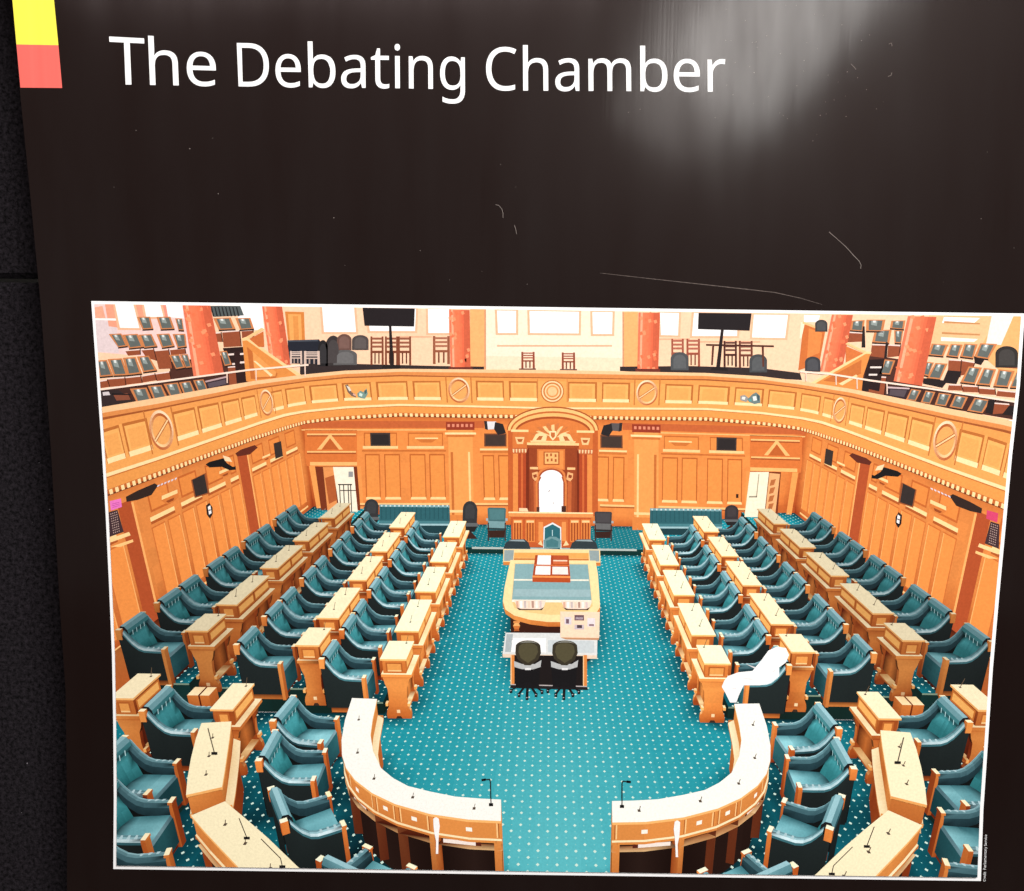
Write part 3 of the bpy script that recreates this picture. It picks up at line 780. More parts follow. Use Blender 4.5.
for r, c in ((11.8,(196,116,58)),(10.6,(252,214,164)),(9.2,(204,124,64)),(7.6,(250,206,152)),(6.2,(226,150,84)),(4.6,(246,196,140))):
    pix([(552.4+r*math.cos(2*math.pi*k/26), 391.4+r*.98*math.sin(2*math.pi*k/26)) for k in range(26)], 13.4-.012*(12-r)*3, c)
for x in (537.6,567.2): prect(x-.5,379,x+.5,402,13.45,(206,130,68))

# ------------------------------------------------------------------ pieces in front of the end wall
INV = [0.066]
def pp(pts, col, step=.00028):
    INV[0] += step
    pix(pts, 1/INV[0], col)
def pr(x0, y0, x1, y1, col): pp([(x0,y0),(x1,y0),(x1,y1),(x0,y1)], col)
def arc(cx_, cy_, rx, ry, a0, a1, n=20): return [(cx_+rx*math.cos(math.radians(a0+(a1-a0)*k/n)), cy_-ry*math.sin(math.radians(a0+(a1-a0)*k/n))) for k in range(n+1)]
def mshape(pts, col, ax=552.6):
    pp(pts, col); INV[0] -= .00028; pp([(2*ax-x, y+KS*2*(ax-x)) for x, y in pts], col)
item('canopy', 'carved wooden canopy with a round arched top above the tall chair')
pr(508,428,598,516,(196,96,46))
pr(520,446,585,516,(120,46,24)); pr(529,448,577,516,(150,66,34))
mshape([(513,453),(518,453),(518,516),(513,516)], (232,142,72)); mshape([(518,453),(526,453),(526,516),(518,516)], (176,72,38)); mshape([(521,453),(523,453),(523,516),(521,516)], (210,104,54))
pp(arc(552.8,430,46,23.5,0,180), (170,84,40)); pp(arc(552.8,430.5,45,22.6,0,180), (250,196,124)); pp(arc(552.8,431,42.5,19.8,0,180), (196,104,50))
pp(arc(552.8,431.4,41,18.4,0,180), (248,186,112)); pp(arc(552.8,432,38,15.6,0,180), (168,80,38)); pp(arc(552.8,433,36.5,14.4,0,180), (222,126,62))
pp([(527,432),(578.5,433),(578.5,447),(527,446)], (218,122,60))
mshape([(511,429.5),(528.5,429.8),(528.5,432),(511,431.8)], (255,214,150)); mshape([(512.5,432),(527,432),(527,448),(512.5,448)], (214,118,58))
mshape([(515,437),(524.5,437),(523,444),(517,444)], (250,200,140)); mshape([(517,439),(523,439),(521.5,442),(518.5,442)], (178,90,44))
mshape([(511.5,448),(528,448),(526,453.5),(513,453.5)], (190,98,54)); 
for k in range(5): mshape([(512.6+3*k,449),(514.4+3*k,449),(514.2+3*k,452.5),(513+3*k,452.5)], (252,206,156))
pp([(527,442.5),(579,443.2),(579,445.6),(527,445)], (255,210,144)); pp([(527,445),(579,445.6),(579,448.6),(527,448)], (160,74,36))
# carved arms in the arch: two beasts, a shield and rays
for k in range(11):
    a = math.radians(22+136*k/10); r = 15.5 if k % 2 else 17.5
    x, y = 552.8+1.25*r*math.cos(a), 439.5-r*.98*math.sin(a)
    pp([(552.8+5*math.cos(a+.4),438-3*math.sin(a+.4)),(552.8+5*math.cos(a-.4),438-3*math.sin(a-.4)),(x+1.6,y),(x-1.4,y+.8)], (250,204,142) if k % 2 else (206,120,66), .00014)
pp([(532,441),(536,434),(542,432),(547,436),(546,441)], (254,214,156)); pp([(574,441.8),(570,434.5),(564,432.5),(558.5,436),(560,441.5)], (254,214,156))
pp([(536,440),(539,436),(543,436),(541,440)], (190,104,54)); pp([(570,440.8),(567,436.6),(563,436.2),(565,440.8)], (190,104,54))
pp([(549.4,431),(556.4,431.1),(556.2,437),(552.9,440.6),(549.6,437)], (255,226,172)); pp([(550.8,432.4),(555,432.5),(554.9,436.4),(552.9,438.4),(550.9,436.2)], (198,110,58))
pp([(530,440.6),(576,441.2),(575,443),(531,442.4)], (252,206,144))
item('throne', 'tall carved wooden chair back under the canopy')
pr(537,449,565,470,(214,118,58)); pr(538.5,450.5,563.5,469,(236,144,74)); pr(543.5,451.5,559.5,465,(176,88,42)); pr(544.8,452.6,558.2,463.8,(246,184,114))
for x, y in ((547,455),(551,454.6),(555.5,455.4),(547.6,460),(551.6,459.6),(555.6,460.2)): pr(x-.9,y-1.2,x+1,y+1.6,(176,92,48))
mshape([(529.5,466),(538,466),(538,514),(531,514)], (160,74,40)); mshape([(530,467),(538,467),(538,469.4),(530,469.2)], (250,196,134)); mshape([(532,473),(537.5,471.5),(539,479),(535,481),(532.5,478)], (240,178,120)); mshape([(533,475),(536.5,474),(537,477),(534,478)], (150,70,40))
mshape([(533.5,481),(537.5,481),(538,512),(534,512)], (196,100,54))
pp([(536,514),(535.5,484),(538,474)]+arc(551.3,477,14.6,10.5,170,10,12)+[(565,474),(567,484),(566.5,514)], (222,130,70))
pp([(537.8,514),(537.5,484),(540,476)]+arc(551.3,478,12.8,9.6,170,10,12)+[(563,476),(565,484),(564.6,514)], (168,80,44))
item('sheepskin', 'white sheepskin on the tall chair under the canopy')
pp([(539.2,513),(539,482),(541.5,477)]+arc(551.3,479,11.4,9,165,15,12)+[(561.4,477),(563.2,482),(563.2,513)], (255,253,252))
for x, y in ((548.8,491.4),(549.6,490.4),(553.2,503)): pp([(x-.5,y-.5),(x+.6,y-.4),(x+.4,y+.7),(x-.4,y+.5)], (150,140,140))
pr(561.5,506,566,512,(70,40,34)); pr(536.5,507,539.5,512,(90,50,40))
item('wide_desk', 'wide panelled wooden desk with carved front below the canopy')
pp([(508.6,511.6),(593,512.6),(593.2,514),(508.4,513)], (255,226,172)); pp([(508.4,513),(593.2,514),(593.2,517.6),(508.4,516.6)], (232,150,84)); pp([(510.8,516.6),(591,517.6),(590,548),(511.6,547)], (196,92,46))
for x0 in (513,525.5,570,581): 
    pr(x0,519.5,x0+9.5,542,(228,134,66))
    for k in range(3): pr(x0+1.1+2.8*k,523,x0+2.5+2.8*k,541,(158,72,36))
    pr(x0+1,520.5,x0+8.5,522.6,(255,206,146))
pr(536,519.5,568,543,(210,110,54)); pr(538.5,522,543,541,(238,150,82)); pr(561.8,522,566,541,(238,150,82))
pp([(519,508),(527,508.2),(528.5,511.6),(519,511.4)], (255,214,170)); pp([(538,544),(541,540),(543,546)],(255,214,160)); pp([(563,546),(566,540.5),(569,545)],(255,214,160))
# chairs before the end wall
def roundchair(x, y, w, h, label, col=(52,52,54), hi=(96,100,102)):
    INV[0] = .0665
    item('swivel_chair', label)
    pp([(x-w*.5,y),(x-w*.48,y-h*.6)]+arc(x,y-h*.62,w*.48,h*.38,170,10,10)+[(x+w*.5,y-h*.6),(x+w*.46,y)], col)
    pp([(x-w*.3,y-h*.2),(x-w*.32,y-h*.6)]+arc(x,y-h*.62,w*.3,h*.24,170,10,8)+[(x+w*.32,y-h*.6),(x+w*.28,y-h*.2)], tuple(int(v*1.18) for v in col))
    pp([(x-w*.5,y),(x+w*.5,y),(x+w*.55,y+h*.16),(x-w*.5,y+h*.16)], hi)
    pp([(x-w*.46,y+h*.16),(x+w*.5,y+h*.16),(x+w*.3,y+h*.4),(x-w*.3,y+h*.4)], (36,34,34))
    pp([(x-w*.08,y+h*.4),(x+w*.08,y+h*.4),(x+w*.5,y+h*.72),(x-w*.5,y+h*.72)], (60,34,28))
roundchair(371.5, 517, 14.5, 18, 'dark round-backed chair left of the green sofa by the end wall')
roundchair(470, 523, 15, 22, 'dark round-backed chair right of the left green sofa')
roundchair(731.6, 519.5, 14, 14.5, 'dark round-backed chair right of the right green sofa', (56,50,52))
def sidechair(x0, y0, x1, y1, label, c, hi):
    INV[0] = .0675
    item('side_chair', label)
    h = y1-y0
    pp([(x0,y0+1),(x0+1.5,y0),(x1-1.5,y0+.3),(x1,y0+1.2),(x1-.6,y0+h*.42),(x0+.6,y0+h*.40)], c)
    pp([(x0+1.6,y0+1.6),(x1-1.6,y0+1.9),(x1-2,y0+h*.36),(x0+2,y0+h*.36)], tuple(int(v*1.15) for v in c))
    pp([(x0+.5,y0+h*.40),(x1-.5,y0+h*.42),(x1+.6,y0+h*.62),(x0-.6,y0+h*.60)], hi)
    pp([(x0-.6,y0+h*.60),(x1+.6,y0+h*.62),(x1+.2,y0+h*.68),(x0-.2,y0+h*.66)], tuple(int(v*.6) for v in c))
    for xa in (x0+.2, x1-1.4): pp([(xa,y0+h*.45),(xa+1.2,y0+h*.45),(xa+1.2,y1),(xa,y1)], (64,34,26))
    pp([(x0+1.4,y0+h*.68),(x1-1.4,y0+h*.68),(x1-1.6,y1-h*.1),(x0+1.6,y1-h*.1)], (58,34,28))
    for xa in (x0-1.4, x1-.6): pp([(xa,y0+h*.32),(xa+2,y0+h*.32),(xa+2.2,y0+h*.4),(xa,y0+h*.4)], (170,176,176))
sidechair(487.5, 507.5, 506, 541, 'grey-green leather side chair left of the wide desk', (70,108,112), (120,158,162))
sidechair(594.5, 511.5, 612, 541, 'dark leather side chair right of the wide desk', (66,62,64), (104,104,104))
def sofa(x0, y0, x1, y1, x2, label, ys):
    INV[0] = .0660
    item('sofa', label)
    pp([(x0,y0),(x1,y0+1),(x1+.6,ys+.6),(x0-.2,ys)], (46,96,104))
    pp([(x0,y0),(x1,y0+1),(x1,y0+3.2),(x0,y0+2.2)], (120,164,170))
    n = 16
    for k in range(n):
        x = x0+(x1-x0)*(k+.5)/n
        pp([(x-.3,y0+2),(x+.3,y0+2),(x+.3,ys-2),(x-.3,ys-2)], (34,78,86), .00006)
        pp([(x-.8,y0+.6),(x+.8,y0+.6),(x+.8,y0+2.2),(x-.8,y0+2.2)], (206,226,228), .00006)
    pp([(x0-.4,ys-.4),(x1,ys),(x1+.6,ys+4.6),(x0-.6,ys+4.4)], (72,126,134)); pp([(x0-.4,ys+2.6),(x1+.4,ys+2.8),(x1+.5,ys+4.6),(x0-.6,ys+4.4)], (160,196,202))
    pp([(x0-.6,ys+4.4),(x1+.5,ys+4.6),(x1+.5,y1),(x0-.5,y1-.4)], (30,62,68))
sofa(379.5, 504.4, 449.5, 536, 0, 'long green tufted leather sofa against the end wall, left of the aisle', 521)
sofa(650, 508.2, 721.6, 535, 0, 'long green tufted leather sofa against the end wall, right of the aisle', 524)
for x in (389.5,438,456): 
    pass
INV[0] = .100
item('peaked_chair', 'green chair with a peaked back behind the far end of the long table')
pp([(543.2,548),(543.6,527),(552.6,522.4),(561.2,527.4),(561.4,549)], (232,238,238)); pp([(544.4,548),(544.8,528),(552.6,524.2),(560.1,528.4),(560.2,549)], (44,104,114)); pp([(552,530),(552.8,530),(552.8,536),(552,536)], (190,220,222))
pp([(543.6,540),(550,536.6),(556,536.8),(561,540.4),(560.6,548),(544,548)], (110,150,154)); pp([(546,541),(552,538.4),(558.4,541.4),(558,547),(546.4,547)], (72,122,128))
for x0, x1 in ((503.5,530.5),(570,598)):
    INV[0] = .100
    item('swivel_chair', f"dark low-backed chair behind the long table, {'left' if x0 < 550 else 'right'} of the peaked chair")
    pp([(x0,548.5),(x0+2,543),(x0+7,539.4),(x1-6,539.2),(x1-2,542.5),(x1,548.8)], (50,60,64)); pp([(x0+5,541),(x0+8,539.8),(x1-7,539.6),(x1-5,541.6)], (150,166,170))

# ------------------------------------------------------------------ the long table in the aisle
def slab(pts, zt, th, top, side, z0=None):
    L = [onz(x, y, zt)[:2] for x, y in pts]
    prism(L, zt-th, zt, side, top); return L
def onflat(pts, z, col, bias): face([onz(x, y, z) for x, y in pts], col, bias, False)
item('long_table', 'long wooden table with rounded near end and leather top in the middle of the aisle')
L = slab([(503.4,549.2),(600,549.6),(600.5,562.6),(503.2,561.8)], .72, .06, (255,222,160), 'wood')
onflat([(504.2,550),(514,550),(513,561),(504,561)], .72, (150,166,166), .0004); onflat([(589,550.2),(599,550.4),(599.4,561.6),(590,561.4)], .72, (150,166,166), .0004)
onflat([(514.4,552.6),(588.6,553),(588.8,558.6),(513.8,558)], .72, (246,172,92), .0004)
onflat([(513.8,558.2),(588.8,558.8),(588.8,561),(513.6,560.6)], .72, (206,128,62), .0004)
TB = [(510.5,560),(595.5,560.6),(598,575),(599.2,592),(600,607),(596,613.5),(585,618.5),(566,622),(548,622),(530,619.8),(514,615.4),(505.4,609.5),(502.8,601),(504.4,588),(507.5,573)]
L = slab(TB, .74, .07, (255,228,168), 'wood')
c0 = (552., 592.)
prism([((x-0)*.86, 8.9+(y-8.9)*.92) for x, y in L], .0, .66, (62,30,20))
IN = [(514.6,563),(588.2,563.6),(592.6,606),(588,611),(568,614.6),(549,614.8),(528,612.4),(514.5,608),(511.4,600)]
onflat(IN, .74, (240,206,140), .0004)
onflat([(515.2,563.8),(587.8,564.4),(591.6,600.5),(512,600)], .74, (138,176,180), .0006)
onflat([(514,579),(588.6,579.4),(588.8,581),(513.8,580.6)], .74, (244,240,220), .0008)
onflat([(512,599.6),(591.4,600.2),(591.4,602.6),(511.8,602)], .74, (255,246,226), .0008)
onflat([(514,589),(590,589.6),(590.4,597),(513,596.4)], .74, (158,188,192), .0007)
def turned(x, y, lab):
    for (w0, w1, ya, yb, c) in ((3.2,3.2,0,2.2,(226,146,80)),(2.0,3.6,2.2,5,(246,178,106)),(3.6,2.2,5,8,(206,116,56)),(2.2,2.8,8,10,(176,92,44))):
        pix([(x-w0,y+ya),(x+w0,y+ya),(x+w1,y+yb),(x-w1,y+yb)], 9.2, c)
turned(516.6, 621, ''); 
for (x0, x1, y0, y1) in ((514,546,600,609.5),(561,592,601,609.5)):
    item('book_rack', f"low rack of papers at the near end of the long table, {'left' if x0 < 550 else 'right'}")
    onflat([(x0,y0),(x1,y0+.4),(x1-3,y1),(x0+4,y1)], .76, (250,226,206), .0008)
    for k in range(7):
        x = x0+2+(x1-x0-5)*k/7
        onflat([(x,y0+1),(x+2.4,y0+1),(x+2.6,y1-1.6),(x+.4,y1-1.6)], .77, ((226,176,150),(255,250,244),(206,190,186),(250,214,190),(190,150,134),(255,244,236),(222,200,196))[k], .0012)
    onflat([(x0+2,y1-2.4),(x0+7,y1-.6),(x1-6,y1-.4),(x1-2,y1-2.4),(x1-4,y1+.6),(x0+5,y1+.6)], .76, (84,60,50), .0014)
item('despatch_box', 'shallow orange-red wooden tray on the long table')
b = [onz(x, y, .74) for x, y in ((532.5,583.4),(570.4,584),(568.6,560.4),(535.4,560))]
prism([(x, y) for x, y, z in b], .74, .83, (206,96,46), (176,72,34))
b2 = lambda u, v, z: tuple(sum(w*p[i] for w, p in zip(((1-u)*(1-v),u*(1-v),u*v,(1-u)*v), b)) for i in (0, 1))+(z,)
def tray(u0, v0, u1, v1, col, bias, z=.84): face([b2(u0,v0,z),b2(u1,v0,z),b2(u1,v1,z),b2(u0,v1,z)], col, bias, False)
tray(0,0,1,.08,(244,150,80),.0006); tray(0,.5,1,.54,(232,120,60),.0006)
item('paper', 'stack of white papers in the left half of the tray')
tray(.08,.55,.47,.97,(255,250,246),.0010); tray(.06,.12,.47,.48,(255,248,242),.0010); tray(.52,.14,.95,.46,(248,236,230),.0010)
tray(.1,.52,.47,.55,(206,170,160),.0012)
item('book', 'red-brown books in the far right corner of the tray')
tray(.54,.58,.95,.70,(214,110,64),.0010); tray(.54,.70,.95,.76,(255,220,190),.0010); tray(.54,.78,.95,.95,(190,84,48),.0010)
item('low_table', 'pale grey-topped low table at the near end of the long table')
LT = [(505.6,632.6),(597.6,633.4),(597,655.4),(502.6,654)]
L = slab(LT, .60, .05, (226,228,226), (236,214,190))
onflat([(512,638),(546,638),(546,652.4),(511,652)], .6, (255,252,250), .0006); onflat([(506.6,634),(513,634),(511,652),(505,652)], .6, (176,186,188), .0006); onflat([(548,640),(594,641),(594.4,653),(548,652.4)], .6, (206,214,216), .0006)
zz = 7.85
for x0, x1 in ((510.6,514.4),(583,587)):
    pix([(x0,655),(x1,655),(x1,688),(x0,686)], zz+.25, (224,138,68)); pix([(x0,655),(x0+1,655),(x0+1,686),(x0,686)], zz+.24, (255,206,150))
pix([(514,655),(583,656),(583,688),(514,687)], zz+.3, (30,24,24))
pix([(511,684),(587,686),(588,690),(510,688)], zz+.22, (34,30,32)); pix([(511,684),(587,686),(587,687),(511,685)], zz+.2, (190,180,178))
item('placard', 'cream placard with small pictures leaning on the long table')
PB = [(560.2,611.4),(599.8,612),(599.2,638),(560.4,637.4)]
pix(PB, 8.4, (255,222,192)); pix([(560.4,637.4),(599.2,638),(598.6,640),(566,639.4)], 8.4, (206,150,110))
for (x0,y0,x1,y1,c) in ((564.5,617,571.5,624.5,(226,216,222)),(566,619,569,623.5,(120,92,104)),(574.5,615,584,620.4,(110,82,90)),(575.5,617,583,619.4,(190,170,180)),(574.5,624.6,584,629.4,(206,190,196)),(577,625,582,628,(96,76,84)),(587.4,618,595,626.6,(236,226,228)),(589,624,594,626,(150,120,124))):
    pix([(x0,y0),(x1,y0+.1),(x1,y1+.1),(x0,y1)], 8.36-.002*y0/10, c)
for (x, lab) in ((528,'left'),(564.8,'right')):
    item('swivel_chair', f'black swivel chair at the low table, {lab} of two')
    D = [7.55]
    def k_(pts, col): D[0] -= .02; pix(pts, D[0], col)
    k_([(x-13.5,668),(x+12,668),(x+11,688),(x-12,687)], (24,22,24))
    for dx, y in ((-17,690),(-1,697),(14,691),(-9,694),(8,694)):
        k_([(x-1.2,682),(x+1.2,682),(x+dx+1.4,y),(x+dx-1.4,y)], (26,24,26)); k_([(x+dx-1.4,y-1),(x+dx+1.6,y-1),(x+dx+1.4,y+3),(x+dx-1.2,y+3)], (20,18,20)); k_([(x+dx-.8,y+.2),(x+dx+.4,y+.2),(x+dx+.4,y+1),(x+dx-.8,y+1)], (190,186,190))
    k_([(x-14,661),(x-6,664),(x+7,664),(x+13.5,660),(x+12.5,667),(x+5,669.4),(x-6,669.2),(x-13.6,667)], (188,190,190)); k_([(x-3,668),(x+3,668),(x+3,670),(x-3,670)], (236,236,236))
    k_([(x-12.6,653),(x-12,645)]+arc(x,646,12,5.6,165,15,10)+[(x+12.2,645),(x+13,653),(x+10,660),(x+2.4,665.4),(x-3.4,665.2),(x-10.6,659)], (58,52,40))
    k_([(x-9.6,652),(x-9,646.4)]+arc(x,647.4,9.2,4.4,165,15,10)+[(x+9.2,646.4),(x+10,652),(x+7,658.4),(x,663),(x-7.4,658)], (84,78,56))
    k_([(x-9,643.2),(x-3,641.4),(x+4,641.4),(x+10,643.4),(x+4,642.4),(x-3,642.4)], (150,150,140))

# ------------------------------------------------------------------ the public gallery above (all far behind the gallery front)
def G(layer, pts, col):
    k = min(10, len(cur.faces))
    face([atd(x, y, 1/(.030+.0040*layer+.00028*k+.00007*(len(ITEMS) % 4))) for x, y in pts], col, 0, False)
def GR(layer, x0, y0, x1, y1, col): G(layer, [(x0,y0),(x1,y0),(x1,y1),(x0,y1)], col)
item('gallery_wall', 'cream and pink wall behind the public gallery')
G(0, [(85,290),(1035,300),(1035,420),(85,415)], (250,206,170))
G(0, [(485,305),(622,307),(624,372),(486,371)], (255,232,206)); G(0, [(486,356),(624,358),(624,372),(486,371)], (255,222,190))
G(0, [(90,300),(190,302),(190,360),(94,352)], (246,206,200)); G(0, [(92,318),(116,319),(119,353),(97,352)], (226,206,206))
G(0, [(930,310),(1000,312),(990,350),(925,345)], (246,190,140)); G(0, [(1000,312),(1030,313),(1024,392),(978,352)], (240,176,112))
for s in (0, 1):
    pass
TR = [.2]
q = zc(90, 295, 6.4)
for L, c in (([(95,55),(165,60),(190,210),(120,200)],(240,160,130)),([(280,60),(340,62),(350,150),(300,140)],(240,160,130)),([(450,62),(490,64),(500,150),(460,140)],(242,150,130)),([(20,80),(80,70),(100,150),(30,150)],(238,170,140)),([(20,148),(170,150),(172,164),(24,160)],(255,246,240))):
    item('trim', 'pink upright strip of the gallery wall on the left'); TR[0] += .12; G(TR[0], [q(*t) for t in L], c)
def window(pts, label, fr=True):
    item('window', label)
    if fr:
        cx_ = sum(p[0] for p in pts)/len(pts); cy_ = sum(p[1] for p in pts)/len(pts)
        G(1, [(x+(2.2 if x > cx_ else -2.2), y+(2.0 if y > cy_ else -1)) for x, y in pts], (240,184,146))
    G(1, pts, (255,252,250))
window([q(160,60),q(278,62),q(316,212),q(192,210)], 'bright window at the left end of the gallery')
window([q(345,60),q(450,62),q(470,140),q(360,140)], 'second bright window from the left end of the gallery')
window([q(486,60),q(590,62),q(600,150),q(500,140)], 'bright window left of the first orange column', False)
window([(236,304),(262,304),(264,330),(240,330)], 'bright window between the two left columns', False)
window([(322,306.5),(354,307),(356,332),(324,332)], 'bright window left of the left screen')
window([(428,309),(449,309.2),(449,333),(428.4,333)], 'bright window left of the third column')
window([(366,308),(416,309),(415,331),(370,331)], 'bright window behind the left screen')
window([(497,310.5),(516,310.8),(516,333),(498,333)], 'left small bright window of the middle wall')
window([(529.5,311),(579,311.8),(578.6,333.4),(530,333)], 'wide bright window of the middle wall')
window([(592.4,312),(612.6,312.2),(612,334),(593,334)], 'right small bright window of the middle wall')
window([(660,312.6),(679,313),(678,335.4),(661,335)], 'bright window right of the third column')
window([(694,313),(738,314),(737,336),(692,336)], 'bright window behind the right screen')
window([(754,314.6),(788,315),(785,338),(752,337.4)], 'bright window right of the right screen')
window([(804,315),(820,315.4),(818,322),(804,322)], 'small bright patch left of the right inner column', False)
window([(944,317),(980,318),(974,323),(942,323)], 'small bright patch at the right end of the gallery', False)
item('trim', 'white upright strip of the wall at the right end of the gallery')
G(1, [(992,314.6),(1014,315),(1001,345),(986,344)], (255,232,224)); G(1, [(941,337),(978,339),(974,342),(941,341)], (255,244,228)); G(1, [(942,332),(980,334),(980,335.6),(942,334)], (200,140,90)); G(1, [(944,321),(980,323),(980,324.4),(944,323)], (200,140,90))
item('trim', 'orange strip between the middle wall and the third left column'); GR(1, 470, 309, 485, 370, (246,176,112)); GR(1, 484.4, 309, 486, 370, (214,150,110))
item('trim', 'orange strip between the middle wall and the third right column'); GR(1, 623.5, 312, 638, 371, (246,176,112)); GR(1, 622.5, 312, 624, 371, (214,150,110))
item('trim', 'low moulded rail under the gallery windows')
for x0, x1, y in ((400,432,336),(497,612,345),(652,690,338.4),(700,760,341)): GR(1, x0, y, x1, y+1.6, (236,176,140))
item('door', 'orange wooden door left of the left screen'); G(2, [(285,311.5),(304,312),(305,340),(288,340)], (214,130,62)); G(2, [(288,314),(301,314.4),(302,340),(290,340)], (240,166,92)); G(2, [(293,316),(298,316),(299,340),(294,340)], (224,146,76))
item('gallery_floor', 'dark strip of floor and low furniture along the gallery front, left')
G(2, [(300,362),(360,364),(440,366),(484,366.6),(484,371),(300,376)], (52,42,42))
item('gallery_floor', 'dark strip of floor and low furniture along the gallery front, right')
G(2, [(620,366.6),(690,366),(760,368),(800,373),(802,380),(620,371)], (52,42,42))
item('gallery_floor', 'dark floor under the left gallery seats')
G(2, [(97,390),(140,384),(250,370),(262,372),(262,386),(98,408)], (70,42,36))
item('gallery_floor', 'dark floor under the right gallery seats')
G(2, [(852,378),(900,382),(1016,402),(1016,420),(852,392)], (70,42,36))
item('gallery_floor', 'dark floor beside the left balustrade')
G(2, [(170,362),(262,350),(262,372),(170,384)], (80,46,38))
item('gallery_floor', 'dark floor beside the right balustrade')
G(2, [(850,352),(905,360),(905,392),(850,380)], (80,46,38))
# columns
def column(tl, tr, bl, br, label, base):
    item('column', label)
    N = 10
    for k in range(N):
        a, b = k/N, (k+1)/N
        L = lambda p, r, t: (p[0]+(r[0]-p[0])*t, p[1]+(r[1]-p[1])*t)
        t = (a+b)/2; v = .86+.24*math.sin(math.pi*min(1, t*1.25+.05)); pk = max(0, 1-abs(t-.14)/.12)  # round shading and the highlight at the left go into the colour
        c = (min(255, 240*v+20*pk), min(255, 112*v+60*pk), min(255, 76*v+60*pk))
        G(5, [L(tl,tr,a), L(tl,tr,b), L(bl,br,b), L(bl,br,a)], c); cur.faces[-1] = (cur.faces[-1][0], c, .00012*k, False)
    for k in range(22):      # marbling
        u, v = random.random()*.9+.05, random.random()
        xa = tl[0]+(bl[0]-tl[0])*v; xb = tr[0]+(br[0]-tr[0])*v; y = tl[1]+(bl[1]-tl[1])*v
        x = xa+(xb-xa)*u; w_ = (xb-xa)*.09
        face([atd(X_, Y_, 1/(.030+.0040*5+.0026+.00010*k)) for X_, Y_ in ((x-w_,y-1),(x+w_*.5,y-2),(x+w_,y+1),(x-w_*.3,y+2.2))], (252,150,106) if k % 2 else (240,118,78), 0, False)
    if base: G(6, [(bl[0]-2,bl[1]-1),(br[0]+2,br[1]-1),(br[0]+2,br[1]+2.2),(bl[0]-2,bl[1]+2.2)], (110,50,40))
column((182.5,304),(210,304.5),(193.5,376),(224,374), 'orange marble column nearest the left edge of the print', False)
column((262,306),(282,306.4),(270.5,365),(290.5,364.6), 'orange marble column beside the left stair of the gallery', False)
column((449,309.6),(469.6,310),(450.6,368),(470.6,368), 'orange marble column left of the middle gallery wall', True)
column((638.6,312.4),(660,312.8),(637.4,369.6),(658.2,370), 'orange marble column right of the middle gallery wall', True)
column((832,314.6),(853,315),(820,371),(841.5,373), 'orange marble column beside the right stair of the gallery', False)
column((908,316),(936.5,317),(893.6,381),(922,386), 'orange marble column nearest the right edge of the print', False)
# folding seats of the gallery: tip-up flap in a wooden frame, brown back below
def seat(L, label, layer=4):
    item('gallery_seat', label)
    cx_ = sum(p[0] for p in L)/4; cy_ = sum(p[1] for p in L)/4
    G(layer, L, (204,128,78))
    I = [(cx_+(x-cx_)*.72, cy_+(y-cy_)*.84) for x, y in L]
    G(layer, I, (98,104,100))
    m = lambda a, b, t: (a[0]+(b[0]-a[0])*t, a[1]+(b[1]-a[1])*t)
    G(layer, [m(I[0],I[1],.18), m(I[0],I[1],.62), m(m(I[0],I[1],.62),m(I[3],I[2],.62),.55), m(m(I[0],I[1],.18),m(I[3],I[2],.18),.45)], (146,156,152))
    G(layer, [m(I[0],I[1],.3), m(I[0],I[1],.5), m(m(I[0],I[1],.5),m(I[3],I[2],.5),.22), m(m(I[0],I[1],.3),m(I[3],I[2],.3),.2)], (226,230,226))  # highlight spot on the pad, drawn in pale ink
    G(layer, [L[3], L[2], (L[2][0], L[2][1]+1.4), (L[3][0], L[3][1]+1.4)], (44,32,30))
def backs(L, label, layer=3):
    item('gallery_seat_back', label)
    G(layer, L, (150,78,50)); a, b = L[0], L[1]
    G(layer, [a, b, (b[0],b[1]+1.3), (a[0],a[1]+1.3)], (240,214,202))
    G(layer, [L[1], (L[1][0]+.9,L[1][1]), (L[2][0]+.9,L[2][1]), L[2]], (60,32,26))
Q = lambda L: [q(*t) for t in L]
rows = [('row nearest the rail',[[(255,600),(362,592),(402,682),(302,694)],[(370,582),(458,576),(502,666),(412,678)],[(470,570),(562,560),(594,642),(516,656)],[(570,560),(642,550),(674,622),(602,638)],[(660,546),(726,540),(758,606),(692,618)]]),
 ('second row',[[(40,420),(108,415),(150,516),(60,524)],[(112,410),(205,405),(246,512),(152,516)],[(210,402),(292,396),(334,502),(242,512)],[(300,394),(376,388),(430,482),(340,494)],[(505,384),(570,380),(610,464),(550,474)],[(575,380),(625,378),(652,462),(614,466)]]),
 ('third row',[[(120,250),(200,246),(242,326),(180,334)],[(206,254),(305,248),(346,332),(250,342)],[(310,254),(394,250),(432,328),(346,338)],[(425,250),(508,246),(542,326),(460,338)],[(528,250),(610,248),(620,330),(560,338)]]),
 ('far row',[[(300,140),(384,138),(406,216),(336,220)],[(425,140),(514,138),(542,216),(452,220)],[(545,150),(590,150),(602,226),(566,224)],[(790,148),(900,144),(932,218),(824,222)],[(930,148),(1026,146),(1050,216),(960,222)],[(830,360),(876,358),(908,446),(862,454)]])]
n = 0
for nm, LL in rows:
    for k, L in enumerate(LL):
        seat(Q(L), f'tip-up gallery seat with a grey-green pad, {nm} on the left, number {k+1} from the left edge')
